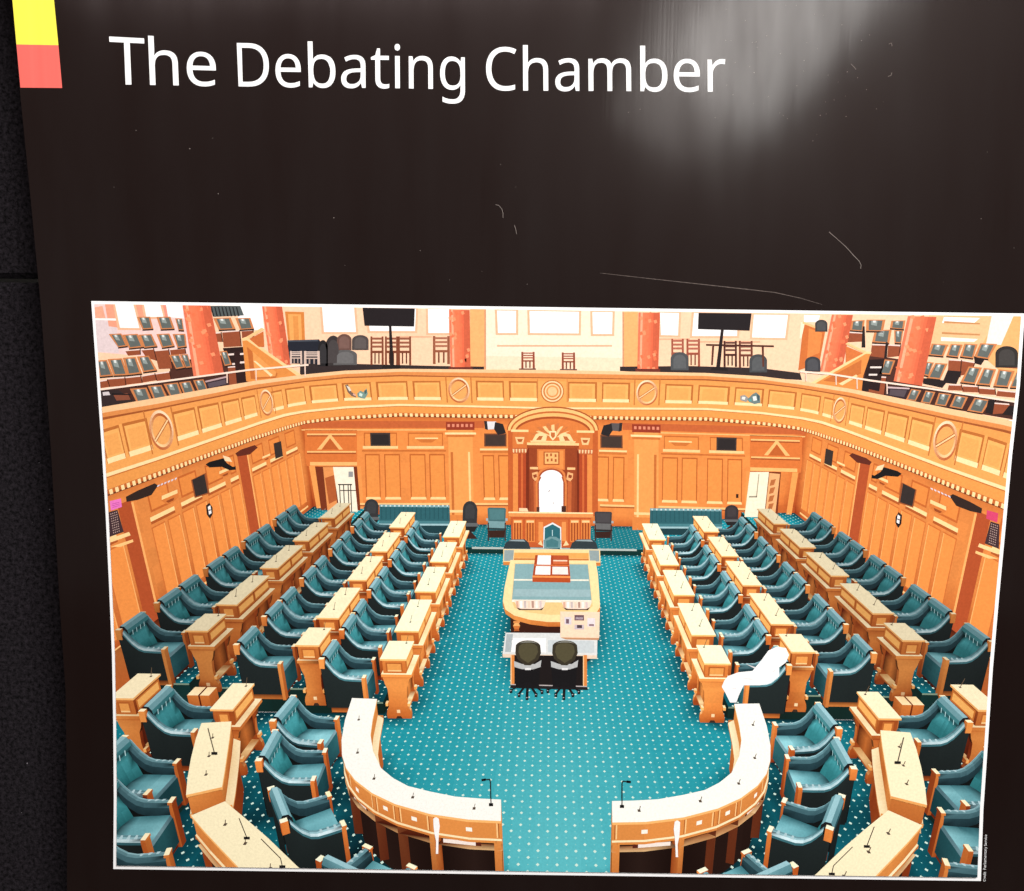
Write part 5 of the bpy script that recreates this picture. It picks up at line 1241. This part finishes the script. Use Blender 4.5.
GLYPHS = {"T":[446,[[[259,0],[187,0],[187,509],[8,509],[8,573],[437,573],[437,509],[259,509]]]],"h":[496,[[[139,431],[139,423],[138,415],[138,407],[138,399],[137,392],[136,384],[136,377],[135,370],[140,370],[147,381],[155,391],[164,400],[174,407],[185,414],[196,420],[208,425],[221,429],[233,433],[247,435],[260,437],[273,437],[298,436],[321,433],[342,428],[360,421],[377,411],[391,400],[403,386],[413,370],[421,351],[426,330],[430,306],[431,280],[431,0],[361,0],[361,275],[359,299],[355,321],[348,338],[338,353],[324,364],[308,372],[288,377],[265,379],[242,377],[222,374],[204,368],[189,360],[177,350],[166,338],[157,324],[150,308],[145,289],[142,269],[139,246],[139,222],[139,0],[68,0],[68,609],[139,609]]]],"D":[585,[[[536,292],[534,246],[528,203],[516,165],[501,131],[481,100],[457,74],[430,51],[399,33],[364,18],[325,8],[283,2],[237,0],[78,0],[78,573],[254,573],[296,571],[335,565],[371,555],[404,540],[434,523],[460,501],[483,475],[502,446],[517,413],[528,377],[534,336]],[[460,289],[459,326],[454,359],[446,388],[435,415],[421,437],[404,457],[384,474],[361,487],[336,498],[308,505],[277,509],[244,511],[150,511],[150,62],[228,62],[282,65],[329,76],[369,94],[402,119],[428,151],[446,190],[457,236]]]],"e":[452,[[[234,438],[261,436],[286,432],[308,424],[329,414],[348,401],[364,385],[378,367],[390,346],[399,323],[406,299],[410,272],[411,244],[411,201],[117,201],[120,167],[127,137],[139,111],[154,90],[174,74],[197,62],[224,55],[254,52],[274,53],[293,54],[310,56],[327,60],[343,64],[359,69],[375,75],[392,82],[392,20],[376,13],[359,8],[343,3],[327,-1],[310,-4],[292,-6],[272,-8],[251,-8],[221,-6],[194,-2],[167,6],[143,17],[121,31],[101,48],[85,68],[70,91],[59,117],[51,146],[46,177],[44,212],[46,246],[50,277],[57,306],[68,333],[81,357],[96,378],[114,395],[134,411],[157,423],[181,431],[207,436]],[[233,380],[209,378],[188,372],[170,362],[154,348],[140,330],[130,309],[123,285],[119,257],[338,257],[337,275],[335,292],[331,307],[326,322],[320,334],[312,346],[303,356],[292,364],[280,371],[266,376],[251,379]]]],"b":[493,[[[139,461],[139,448],[138,435],[138,422],[138,410],[137,399],[136,389],[136,380],[135,373],[139,373],[149,386],[161,398],[174,409],[189,419],[206,427],[226,432],[248,436],[272,437],[310,434],[344,423],[374,406],[401,381],[422,350],[437,312],[446,267],[449,215],[448,180],[444,147],[437,118],[427,91],[415,68],[400,48],[384,31],[365,17],[344,6],[322,-2],[298,-6],[272,-8],[248,-7],[226,-3],[206,2],[189,10],[174,20],[161,31],[149,42],[139,55],[133,55],[119,0],[68,0],[68,609],[139,609]],[[260,379],[238,377],[219,374],[202,369],[188,361],[175,351],[165,339],[157,325],[150,308],[145,289],[142,268],[139,244],[139,217],[139,214],[140,177],[145,144],[153,116],[165,93],[181,74],[202,61],[229,53],[261,51],[288,53],[312,61],[332,74],[348,93],[360,117],[369,145],[374,178],[376,216],[374,254],[369,287],[360,315],[348,338],[331,356],[311,368],[288,376]]]],"a":[450,[[[231,437],[268,435],[299,428],[326,418],[347,403],[364,383],[376,358],[383,328],[385,293],[385,0],[334,0],[320,61],[317,61],[307,50],[298,40],[288,30],[279,22],[268,15],[258,9],[246,3],[234,-1],[220,-4],[206,-6],[190,-8],[172,-8],[154,-7],[136,-5],[119,0],[103,6],[88,13],[75,23],[64,34],[55,48],[47,63],[41,80],[38,99],[37,119],[40,150],[50,176],[65,199],[87,219],[116,234],[152,245],[194,253],[243,257],[316,259],[316,285],[315,309],[310,330],[303,347],[293,359],[280,368],[265,375],[247,379],[227,380],[210,379],[194,378],[178,374],[163,370],[148,365],[133,359],[119,353],[106,347],[84,400],[99,408],[115,414],[132,421],[151,426],[170,431],[190,434],[210,436]],[[252,208],[215,205],[184,200],[159,192],[141,182],[127,170],[118,155],[112,138],[110,119],[111,102],[115,87],[122,75],[132,66],[144,58],[157,53],[172,50],[188,49],[215,51],[238,56],[260,66],[279,79],[295,96],[306,117],[313,142],[315,172],[315,210]]]],"t":[289,[[[212,50],[220,50],[228,50],[236,51],[245,53],[253,54],[260,55],[266,57],[272,59],[272,5],[266,2],[258,0],[250,-2],[240,-4],[229,-6],[219,-7],[209,-8],[200,-8],[183,-7],[167,-5],[152,-1],[138,4],[124,11],[112,20],[101,31],[91,44],[84,60],[78,79],[75,100],[74,125],[74,375],[13,375],[13,409],[75,437],[103,528],[144,528],[144,430],[269,430],[269,375],[144,375],[144,127],[146,108],[149,93],[155,79],[163,69],[173,60],[185,54],[198,51]]]],"i":[207,[[[139,430],[139,0],[68,0],[68,430]],[[104,591],[112,590],[119,588],[126,585],[133,580],[138,574],[142,566],[144,557],[145,546],[144,536],[142,526],[138,519],[133,512],[126,508],[119,504],[112,502],[104,501],[96,502],[88,504],[81,508],[75,512],[69,519],[66,526],[63,536],[63,546],[63,557],[66,566],[69,574],[75,580],[81,585],[88,588],[96,590]]]],"n":[496,[[[275,438],[311,436],[343,429],[369,417],[391,401],[409,379],[421,352],[428,319],[431,280],[431,0],[361,0],[361,275],[359,299],[355,321],[348,338],[338,353],[324,364],[308,372],[288,377],[265,379],[232,376],[204,368],[182,356],[166,338],[154,316],[146,289],[140,258],[139,223],[139,0],[68,0],[68,430],[125,430],[136,371],[140,371],[147,382],[156,392],[165,401],[175,409],[186,416],[198,422],[210,427],[222,431],[235,434],[248,436],[262,437]]]],"g":[493,[[[221,438],[241,437],[261,434],[280,429],[297,422],[314,413],[329,402],[343,388],[355,373],[359,373],[369,430],[425,430],[425,-7],[424,-36],[420,-63],[413,-88],[404,-109],[392,-129],[378,-146],[361,-160],[341,-172],[318,-181],[293,-187],[264,-191],[233,-192],[210,-192],[188,-191],[167,-189],[147,-186],[128,-182],[110,-177],[94,-172],[78,-165],[78,-100],[94,-108],[111,-114],[129,-120],[149,-125],[170,-129],[191,-132],[214,-133],[237,-134],[263,-132],[286,-126],[306,-116],[324,-101],[337,-84],[347,-63],[353,-39],[355,-13],[355,4],[355,9],[355,16],[356,23],[356,32],[356,40],[357,47],[357,53],[358,57],[354,57],[343,42],[329,28],[315,17],[299,8],[281,1],[263,-4],[243,-7],[221,-8],[182,-4],[147,7],[117,25],[91,51],[70,83],[56,121],[47,164],[44,214],[47,263],[56,306],[70,344],[91,377],[117,404],[147,423],[181,434]],[[230,379],[213,377],[197,374],[182,368],[169,359],[157,349],[147,336],[138,320],[130,303],[125,284],[120,262],[118,239],[117,213],[119,176],[124,143],[134,115],[146,92],[163,73],[182,60],[205,52],[232,50],[248,50],[262,52],[276,54],[288,58],[299,63],[309,69],[318,76],[326,85],[334,94],[340,105],[345,117],[349,131],[352,145],[354,161],[356,179],[356,197],[356,214],[355,242],[353,267],[349,289],[343,309],[335,326],[326,340],[315,352],[302,362],[287,369],[270,374],[251,377]]]],"C":[507,[[[323,517],[301,516],[280,513],[260,508],[241,502],[223,493],[206,482],[192,470],[178,456],[166,440],[155,423],[146,404],[139,383],[133,361],[129,337],[126,312],[125,286],[126,252],[131,220],[138,191],[147,164],[160,139],[175,117],[192,99],[213,83],[236,71],[262,62],[291,57],[322,55],[341,56],[359,57],[377,59],[394,62],[410,65],[427,69],[443,73],[460,78],[460,15],[443,10],[427,5],[410,1],[393,-2],[375,-5],[356,-7],[335,-8],[312,-8],[270,-6],[232,1],[197,12],[166,28],[139,48],[115,72],[95,99],[78,131],[65,165],[56,203],[51,244],[49,287],[50,319],[53,349],[59,378],[67,406],[77,432],[89,456],[103,478],[120,499],[138,517],[159,534],[181,548],[206,559],[233,569],[261,575],[292,579],[324,581],[346,580],[367,578],[388,576],[409,572],[429,567],[448,561],[465,554],[482,547],[453,486],[439,492],[425,497],[410,503],[394,508],[378,512],[360,515],[342,517]]]],"m":[750,[[[540,438],[574,436],[603,429],[628,417],[649,401],[665,379],[676,352],[683,319],[685,280],[685,0],[615,0],[615,277],[614,300],[610,321],[603,338],[594,353],[582,364],[567,372],[549,377],[528,379],[499,376],[474,369],[454,358],[438,342],[426,322],[418,298],[413,270],[411,237],[411,0],[342,0],[342,277],[341,293],[339,308],[336,321],[332,333],[327,344],[320,353],[312,361],[303,367],[293,372],[281,376],[268,378],[253,379],[233,377],[215,374],[199,368],[185,360],[174,350],[164,338],[156,324],[150,308],[145,290],[141,269],[139,247],[139,223],[139,0],[68,0],[68,430],[125,430],[136,371],[140,371],[147,382],[155,392],[163,401],[173,409],[183,416],[194,422],[205,427],[217,431],[229,434],[241,436],[254,437],[266,438],[290,437],[312,433],[332,428],[349,420],[365,410],[378,398],[389,383],[398,366],[402,366],[414,383],[427,398],[443,410],[461,420],[480,428],[499,433],[519,437]]]],"r":[331,[[[269,438],[275,438],[281,438],[288,437],[295,437],[301,436],[308,435],[314,434],[319,433],[310,368],[305,369],[299,370],[294,371],[287,372],[281,373],[275,373],[270,374],[264,374],[252,373],[240,371],[228,368],[217,363],[206,358],[195,351],[186,343],[176,334],[168,324],[161,313],[154,301],[149,289],[144,275],[141,261],[139,245],[139,229],[139,0],[68,0],[68,430],[126,430],[134,351],[137,351],[144,363],[152,374],[161,385],[170,395],[180,404],[191,413],[202,420],[214,426],[227,431],[240,435],[254,437]]]],"d":[493,[[[221,-8],[182,-5],[148,6],[118,23],[92,48],[71,79],[56,117],[47,162],[44,214],[47,266],[56,311],[71,350],[93,381],[119,406],[149,424],[183,434],[221,438],[238,437],[253,436],[267,433],[280,429],[292,425],[303,420],[314,413],[323,407],[332,399],[340,391],[348,383],[354,374],[359,374],[359,380],[358,387],[357,396],[356,405],[356,415],[355,424],[355,431],[354,438],[354,609],[425,609],[425,0],[368,0],[358,58],[354,58],[348,49],[340,40],[332,32],[323,24],[314,17],[303,11],[292,6],[279,1],[266,-3],[252,-6],[237,-7]],[[232,51],[263,53],[290,60],[311,71],[328,88],[340,109],[348,135],[354,165],[355,200],[355,213],[354,251],[349,284],[340,313],[329,336],[313,355],[291,369],[264,377],[231,379],[204,376],[181,368],[162,354],[146,334],[133,309],[124,281],[119,249],[117,213],[119,176],[124,144],[133,116],[146,93],[162,74],[181,61],[205,53]]]],"P":[485,[[[229,573],[282,570],[326,562],[363,548],[393,528],[415,504],[431,475],[441,442],[444,404],[444,387],[441,370],[438,353],[433,336],[426,321],[417,306],[407,292],[395,278],[380,266],[364,255],[345,246],[324,238],[301,231],[275,227],[247,224],[216,223],[150,223],[150,0],[78,0],[78,573]],[[223,511],[150,511],[150,285],[208,285],[234,285],[258,288],[279,291],[298,296],[315,303],[330,311],[342,322],[352,334],[360,347],[365,363],[369,381],[370,401],[367,427],[361,449],[350,468],[334,484],[314,495],[289,504],[258,509]]]],"l":[207,[[[139,0],[68,0],[68,609],[139,609]]]],"y":[409,[[[1,430],[76,430],[169,185],[173,175],[177,164],[181,154],[184,144],[187,134],[191,124],[194,114],[196,105],[199,95],[201,86],[204,77],[205,68],[209,68],[211,79],[215,91],[219,105],[224,121],[229,137],[234,153],[240,170],[245,186],[333,430],[409,430],[224,-59],[216,-79],[207,-97],[198,-114],[188,-130],[177,-144],[165,-156],[152,-167],[138,-176],[123,-183],[106,-188],[87,-191],[67,-192],[58,-192],[49,-192],[41,-191],[34,-190],[27,-189],[20,-188],[14,-187],[9,-186],[9,-130],[13,-131],[19,-132],[24,-132],[30,-133],[36,-134],[43,-134],[49,-135],[56,-135],[68,-134],[79,-132],[90,-130],[99,-126],[108,-120],[116,-114],[123,-107],[130,-99],[136,-90],[142,-80],[147,-70],[152,-59],[174,-2]]]],"S":[440,[[[403,153],[401,128],[396,106],[389,85],[378,66],[364,49],[348,35],[328,22],[307,11],[283,3],[257,-3],[228,-7],[198,-8],[182,-8],[167,-7],[152,-6],[137,-5],[122,-3],[109,-1],[96,2],[83,4],[72,8],[61,11],[50,15],[41,19],[41,88],[56,82],[73,76],[92,70],[113,65],[134,60],[156,57],[179,55],[201,55],[222,55],[240,57],[257,61],[273,66],[286,72],[298,79],[308,88],[316,98],[322,109],[327,120],[329,133],[330,147],[330,160],[327,173],[324,184],[318,194],[311,204],[302,213],[291,221],[277,230],[261,238],[242,247],[220,255],[196,265],[178,272],[161,279],[146,286],[131,294],[118,302],[106,311],[95,320],[85,330],[76,340],[69,351],[63,363],[57,375],[53,389],[50,403],[49,418],[48,435],[50,457],[54,477],[61,496],[71,513],[84,528],[99,542],[116,553],[136,563],[157,571],[180,576],[205,579],[231,581],[254,580],[276,578],[297,576],[318,572],[337,567],[355,562],[372,555],[389,549],[366,487],[351,493],[336,499],[319,504],[302,508],[284,512],[266,515],[248,517],[229,517],[212,517],[196,515],[182,511],[169,507],[158,501],[148,494],[140,486],[133,478],[128,468],[124,457],[122,446],[121,434],[122,420],[124,407],[128,396],[133,386],[140,376],[149,367],[160,359],[172,351],[187,343],[204,335],[224,327],[246,318],[270,309],[293,299],[313,289],[332,279],[348,268],[362,255],[374,242],[385,228],[392,212],[398,194],[401,175]]]],"v":[407,[[[163,0],[0,430],[75,430],[167,176],[170,167],[173,158],[177,148],[180,137],[184,126],[187,116],[190,106],[193,96],[196,86],[198,78],[200,70],[201,63],[204,63],[206,70],[208,78],[211,87],[214,96],[217,106],[220,117],[224,127],[227,138],[231,148],[234,158],[238,168],[241,176],[332,430],[407,430],[244,0]]]],"c":[385,[[[241,-8],[213,-7],[187,-2],[162,5],[139,15],[118,28],[99,45],[83,65],[69,87],[58,114],[50,143],[46,176],[44,213],[46,250],[51,284],[59,315],[71,342],[85,365],[102,385],[121,401],[142,415],[166,425],[191,432],[217,436],[245,438],[262,437],[278,436],[293,434],[309,431],[323,427],[336,424],[348,419],[358,415],[337,356],[327,360],[316,363],[304,366],[292,370],[279,372],[267,374],[255,376],[244,376],[223,375],[204,371],[187,366],[172,358],[159,347],[148,335],[138,320],[131,303],[125,284],[120,263],[118,239],[117,213],[118,189],[120,166],[125,145],[131,126],[138,109],[148,94],[159,82],[172,71],[186,63],[202,58],[220,54],[240,53],[257,53],[273,55],[288,57],[302,60],[315,64],[328,68],[340,73],[351,78],[351,15],[340,10],[328,5],[316,1],[304,-2],[290,-5],[275,-7],[258,-8]]]]}
SPACE = 208
def glyph_mesh(polys):
    cu = bpy.data.curves.new('glyph', 'CURVE'); cu.dimensions = '2D'; cu.fill_mode = 'BOTH'
    for P in polys:
        s = cu.splines.new('POLY'); s.points.add(len(P)-1); s.use_cyclic_u = True
        for k, (x, y) in enumerate(P): s.points[k].co = (x/1000, y/1000, 0, 1)
    o = bpy.data.objects.new('glyph', cu); COL.objects.link(o)
    dg = bpy.context.evaluated_depsgraph_get()
    me = o.evaluated_get(dg).to_mesh()
    V = [(v.co.x*1000, v.co.y*1000) for v in me.vertices]; Fc = [tuple(p.vertices) for p in me.polygons]
    o.evaluated_get(dg).to_mesh_clear()
    bpy.data.objects.remove(o); bpy.data.curves.remove(cu)
    return V, Fc
GM = {c: glyph_mesh(g[1]) for c, g in GLYPHS.items()}
def pw(T, x):
    for (xa, ya), (xb, yb) in zip(T, T[1:]):
        if x <= xb or (xb, yb) == T[-1]: return ya+(yb-ya)*(x-xa)/(xb-xa)
POS, adv = [], 0
for ch in 'The Debating Chamber':
    POS.append(adv); adv += SPACE if ch == ' ' else GLYPHS[ch][0]
TITLE = 'The Debating Chamber'
def gl(i, right=False):       # left (or right) edge of the i-th letter
    xs = [v[0] for v in GM[TITLE[i]][0]]
    return POS[i]+(max(xs) if right else min(xs))
XMAP = [(gl(0),110.2),(gl(0,True),145.2),(gl(1),149.2),(gl(2,True),215.8),(gl(4),237.8),(gl(6),308.8),(gl(9),394.9),(gl(11),432.6+7.6),(gl(13),486.2),(gl(14),523.2),(gl(17),640.4),(gl(19,True),725.6)]
YMAP = [(110,84.3),(238,86.4),(309,87.3),(395,88.2),(524,90.6),(641,91.2),(726,91.8)]
SMAP = [(110,.0835),(180,.079),(240,.0758),(480,.0748),(726,.0748)]
WORDS = [(0,3,'The'),(4,12,'Debating'),(13,20,'Chamber')]
for a, b, w_ in WORDS:
    V, Fc = [], []
    for i in range(a, b):
        gv, gf = GM[TITLE[i]]; n0 = len(V)
        for x, y in gv:
            px = pw(XMAP, POS[i]+x); s = pw(SMAP, px)
            lean = (1.9 if px < 240 else 1.2 if px < 330 else .3)*(y/573.0)
            V.append(board(px-lean+.8*(px < 240), pw(YMAP, px)-y*s, .0004))
        Fc += [tuple(n0+k for k in f) for f in gf]
    part('title_word', V, Fc, M_WHITE, label='white title lettering')
# credit line, read upwards along the right edge of the picture
V, Fc = [], []
adv = 0; txt = 'Credit: Parliamentary Service'; tot = sum(SPACE if c in ' :' else GLYPHS[c][0] for c in txt)
for ch in txt:
    if ch in ' :':
        adv += SPACE; continue
    gv, gf = GM[ch]; n0 = len(V)
    for x, y in gv:
        t = (adv+x)/tot
        V.append(board(985.6+1.4*t-y*.0044, 881.5-47*t, .0004))
    Fc += [tuple(n0+k for k in f) for f in gf]; adv += GLYPHS[ch][0]
part('credit_line', V, Fc, M_WHITE, label='tiny upright white credit line')

# the photograph: white margin, then the ink of everything it shows
V = [board(*e[0], .0003) for e in E_OUT]+[board(*e[1], .0003) for e in E_OUT]
photo = part('printed_photograph', V, [(k, k+1, NB+2+k, NB+1+k) for k in range(NB)], M_WHITE, label='wide printed photograph with a thin white border')
tot_f = 0
for it in ITEMS:
    V, Fc, Cc = [], [], []
    for pts, col, bias, occ in it.faces:
        pr_ = [proj(p) for p in pts]
        if any(p is None for p in pr_): continue
        ys = [p[1] for p in pr_]; xs = [p[0] for p in pr_]
        y0, y1 = min(ys), max(ys)
        if y1 < 300 or y0 > 882 or max(xs) < 88 or min(xs) > 1025: continue
        bands = [k for k, bnd in enumerate(BANDS) if y1 > bnd[1] and y0 < bnd[2]]
        if not bands: continue
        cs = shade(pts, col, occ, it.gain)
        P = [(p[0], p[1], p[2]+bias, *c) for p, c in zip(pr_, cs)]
        for k in bands:
            R = clip(P, BANDS[k][0])
            if not R: continue
            ar = 0.0
            for q, r in zip(R, R[1:]+R[:1]): ar += q[0]*r[1]-r[0]*q[1]
            if abs(ar) < 1e-4: continue
            if ar < 0: R = R[::-1]
            n0 = len(V)
            for q in R[::-1]:
                x, y, z = place(q[0], q[1], q[2]); V.append((x, y, z-FLOOR_Z)); Cc.append((q[3], q[4], q[5], 1.0))
            Fc.append(tuple(range(n0, n0+len(R))))
    if not Fc: continue
    tot_f += len(Fc)
    me = mesh(it.name, V, Fc)
    at = me.color_attributes.new('ink', 'FLOAT_COLOR', 'POINT')
    at.data.foreach_set('color', [c for q in Cc for c in q])
    o = link(it.name, me, M_INK, photo)
    if it.label: o['label'] = it.label
print('INK ITEMS', len(ITEMS), 'FACES', tot_f)

# a long scratch in the vinyl
def ribbon(pxs, w_, lift):
    V, Fc = [], []
    for k, (x, y) in enumerate(pxs):
        a, b = pxs[max(0, k-1)], pxs[min(len(pxs)-1, k+1)]
        dx, dy = b[0]-a[0], b[1]-a[1]; l_ = math.hypot(dx, dy)
        t = k/(len(pxs)-1); ww = w_*(.35+.65*math.sin(math.pi*min(1, max(0.05, t))))
        V += [board(x-dy/l_*ww, y+dx/l_*ww, lift), board(x+dy/l_*ww, y-dx/l_*ww, lift)]
        if k: Fc.append((2*k-2, 2*k-1, 2*k+1, 2*k))
    return V, Fc
V, Fc = ribbon([(600,273),(640,277.5),(690,283),(740,288.5),(775,292.5),(800,298),(822,304.5)], .42, .0003)
part('scratch', V, Fc, M_SCUFF, label='long thin pale scratch')

# ------------------------------------------------------------------ lint lying on the panel, and the boards behind it
def fibre(pxs, r, label, name='fibre'):
    cu = bpy.data.curves.new(name, 'CURVE'); cu.dimensions = '3D'; cu.bevel_depth = r; cu.bevel_resolution = 1
    P = [Vector(board(x, y, r+.0001)) for x, y in pxs]; c = sum(P, Vector())/len(P)
    s = cu.splines.new('POLY'); s.points.add(len(P)-1)
    for k, p in enumerate(P): s.points[k].co = (*(p-c), 1)
    o0 = bpy.data.objects.new('tmp', cu); COL.objects.link(o0)
    dg = bpy.context.evaluated_depsgraph_get()
    me = bpy.data.meshes.new_from_object(o0.evaluated_get(dg))
    bpy.data.objects.remove(o0)
    me.materials.clear()
    o = link(name, me, M_LINT); o.location = c
    tag(o, label, 'lint')
fibre([(495.5,204.6),(499,205.6),(501.6,208.6),(503,213),(503,218)], .00022, 'short curved pale hair on the black panel left of centre, below the title')
fibre([(514.4,225),(515.6,229),(516.6,234)], .00022, 'tiny straight pale hair just below the curved one')
fibre([(829,232),(836,238),(846,247),(854,256),(859,261),(861,265),(860.6,268.6)], .00026, 'long straight pale hair with a bent tip at the right of the black panel')
fibre([(851,64),(854,67),(856,69.5)], .00022, 'tiny slanting pale hair at the right end of the bright reflection')
fibre([(889,44),(891.5,43),(892,46)], .00022, 'upper of two tiny pale curls right of the reflection')
fibre([(888,76.5),(891,75.4),(891.8,72.6)], .00022, 'lower of two tiny pale curls right of the reflection')
V, Fc = [], []
for k in range(70):
    if k < 46: x, y = random.uniform(715, 880), random.uniform(5, 120)
    else: x, y = random.uniform(90, 1015), random.uniform(100, 285)
    r = random.uniform(.2, .5); n0 = len(V)
    V += [board(x+r*math.cos(a)*random.uniform(.6, 1.3), y+r*math.sin(a), .0004) for a in (0, 1.3, 2.6, 3.9, 5.2)]
    Fc.append((n0, n0+4, n0+3, n0+2, n0+1))
o = link('dust', mesh('dust', V, Fc), M_LINT); tag(o, 'scattered pale dust specks on the black panel around the reflection', 'dust', kind='stuff')

def slabm(x0, x1, y0, y1, z0, z1, r=.006):
    V, Fc = [], []
    ring = [(x0+r,y0,z0+r),(x1-r,y0,z0+r),(x1-r,y0,z1-r),(x0+r,y0,z1-r),(x0,y0+r,z0),(x1,y0+r,z0),(x1,y0+r,z1),(x0,y0+r,z1),(x0,y1,z0),(x1,y1,z0),(x1,y1,z1),(x0,y1,z1)]
    Fc = [(0,1,2,3)]+[(a+i, b+i, b+(i+1) % 4, a+(i+1) % 4) for a, b in ((0,4),(4,8)) for i in range(4)]+[(11,10,9,8)]
    return ring, Fc
rx, ry, rz = board(17, 280)[0:3]
# height of the seam on the plane of the felt
ca = Vector(board(17, 280.5))-CAM; t = (.10-CAM.y)/ca.y; zs = CAM.z+ca.z*t
for nm, z0, z1, lab in (('display_board', zs+.002, 1.35, 'black felt display board behind the panel, upper of two'), ('display_board', FLOOR_Z, zs-.002, 'black felt display board behind the panel, lower of two')):
    V, Fc = slabm(-1.5, 1.1, .10, .14, z0, z1)
    zc0 = z0
    o = link(nm, mesh(nm, [(x, y, z-zc0) for x, y, z in V], [f[::-1] for f in Fc]), M_FELT); o.location = (0, 0, zc0)
    tag(o, lab, 'display board', 'felt display boards')
def quadobj(name, V, m, label):
    o = link(name, mesh(name, V, [(0,1,2,3)]), m); tag(o, label, 'room', kind='structure'); return o
quadobj('floor', [(-4,-5,FLOOR_Z),(4,-5,FLOOR_Z),(4,.6,FLOOR_Z),(-4,.6,FLOOR_Z)], M_FLOOR, 'grey floor of the room')
quadobj('wall_back', [(-4,.6,FLOOR_Z),(4,.6,FLOOR_Z),(4,.6,2.2),(-4,.6,2.2)], M_WALL, 'pale wall behind the display boards')

# ------------------------------------------------------------------ light of the room
w = bpy.data.worlds.new('world'); sc.world = w; w.use_nodes = True
w.node_tree.nodes['Background'].inputs[0].default_value = (1.0, .97, .95, 1)
w.node_tree.nodes['Background'].inputs[1].default_value = AMB
def area(name, loc, target, sx, sy, power, col=(1,1,1), roll=0.0):
    l = bpy.data.lights.new(name, 'AREA'); l.shape = 'RECTANGLE'; l.size, l.size_y = sx, sy; l.energy = power; l.color = col
    o = bpy.data.objects.new(name, l); COL.objects.link(o)
    d = Vector(target)-Vector(loc)
    o.matrix_world = Matrix.Translation(loc) @ (d.to_track_quat('-Z', 'Y').to_matrix() @ Matrix.Rotation(roll, 3, 'Z')).to_4x4()
    return o
def mirror_at(x, y, dist):
    p = Vector(board(x, y)); d = (p-CAM).normalized(); d.y = -d.y
    return p+d*dist
area('ceiling_lamp', (1.05, -2.6, 2.9), (0, 0, .4), 1.1, .8, KEY, (1, .98, .96))
def glare(name, px, ang, ln, wd, dist, power, col):
    """a lamp that the glossy film of the panel mirrors at this place"""
    g = mirror_at(*px, dist); a = math.radians(ang)
    ex = mirror_at(px[0]+math.cos(a), px[1]+math.sin(a), dist)-g
    ey = mirror_at(px[0]-math.sin(a), px[1]+math.cos(a), dist)-g
    l = bpy.data.lights.new(name, 'AREA'); l.shape = 'RECTANGLE'; l.size, l.size_y = ln*ex.length, wd*ey.length; l.energy = power; l.color = col
    o = bpy.data.objects.new(name, l); COL.objects.link(o)
    X_ = ex.normalized(); Y_ = (ey-X_*ey.dot(X_)).normalized(); Z_ = X_.cross(Y_)
    if Z_.dot(Vector(board(*px))-g) > 0: Y_, Z_ = -Y_, -Z_
    o.matrix_world = Matrix.Translation(g) @ Matrix((X_, Y_, Z_)).transposed().to_4x4()
for k, a_ in enumerate(GLARE): glare('glare_lamp', *a_)
vs = sc.view_settings
sc.display_settings.display_device = 'sRGB'
vs.view_transform = 'Standard'; vs.look = 'None'; vs.gamma = 1.0; vs.exposure = EXPO; vs.use_curve_mapping = False
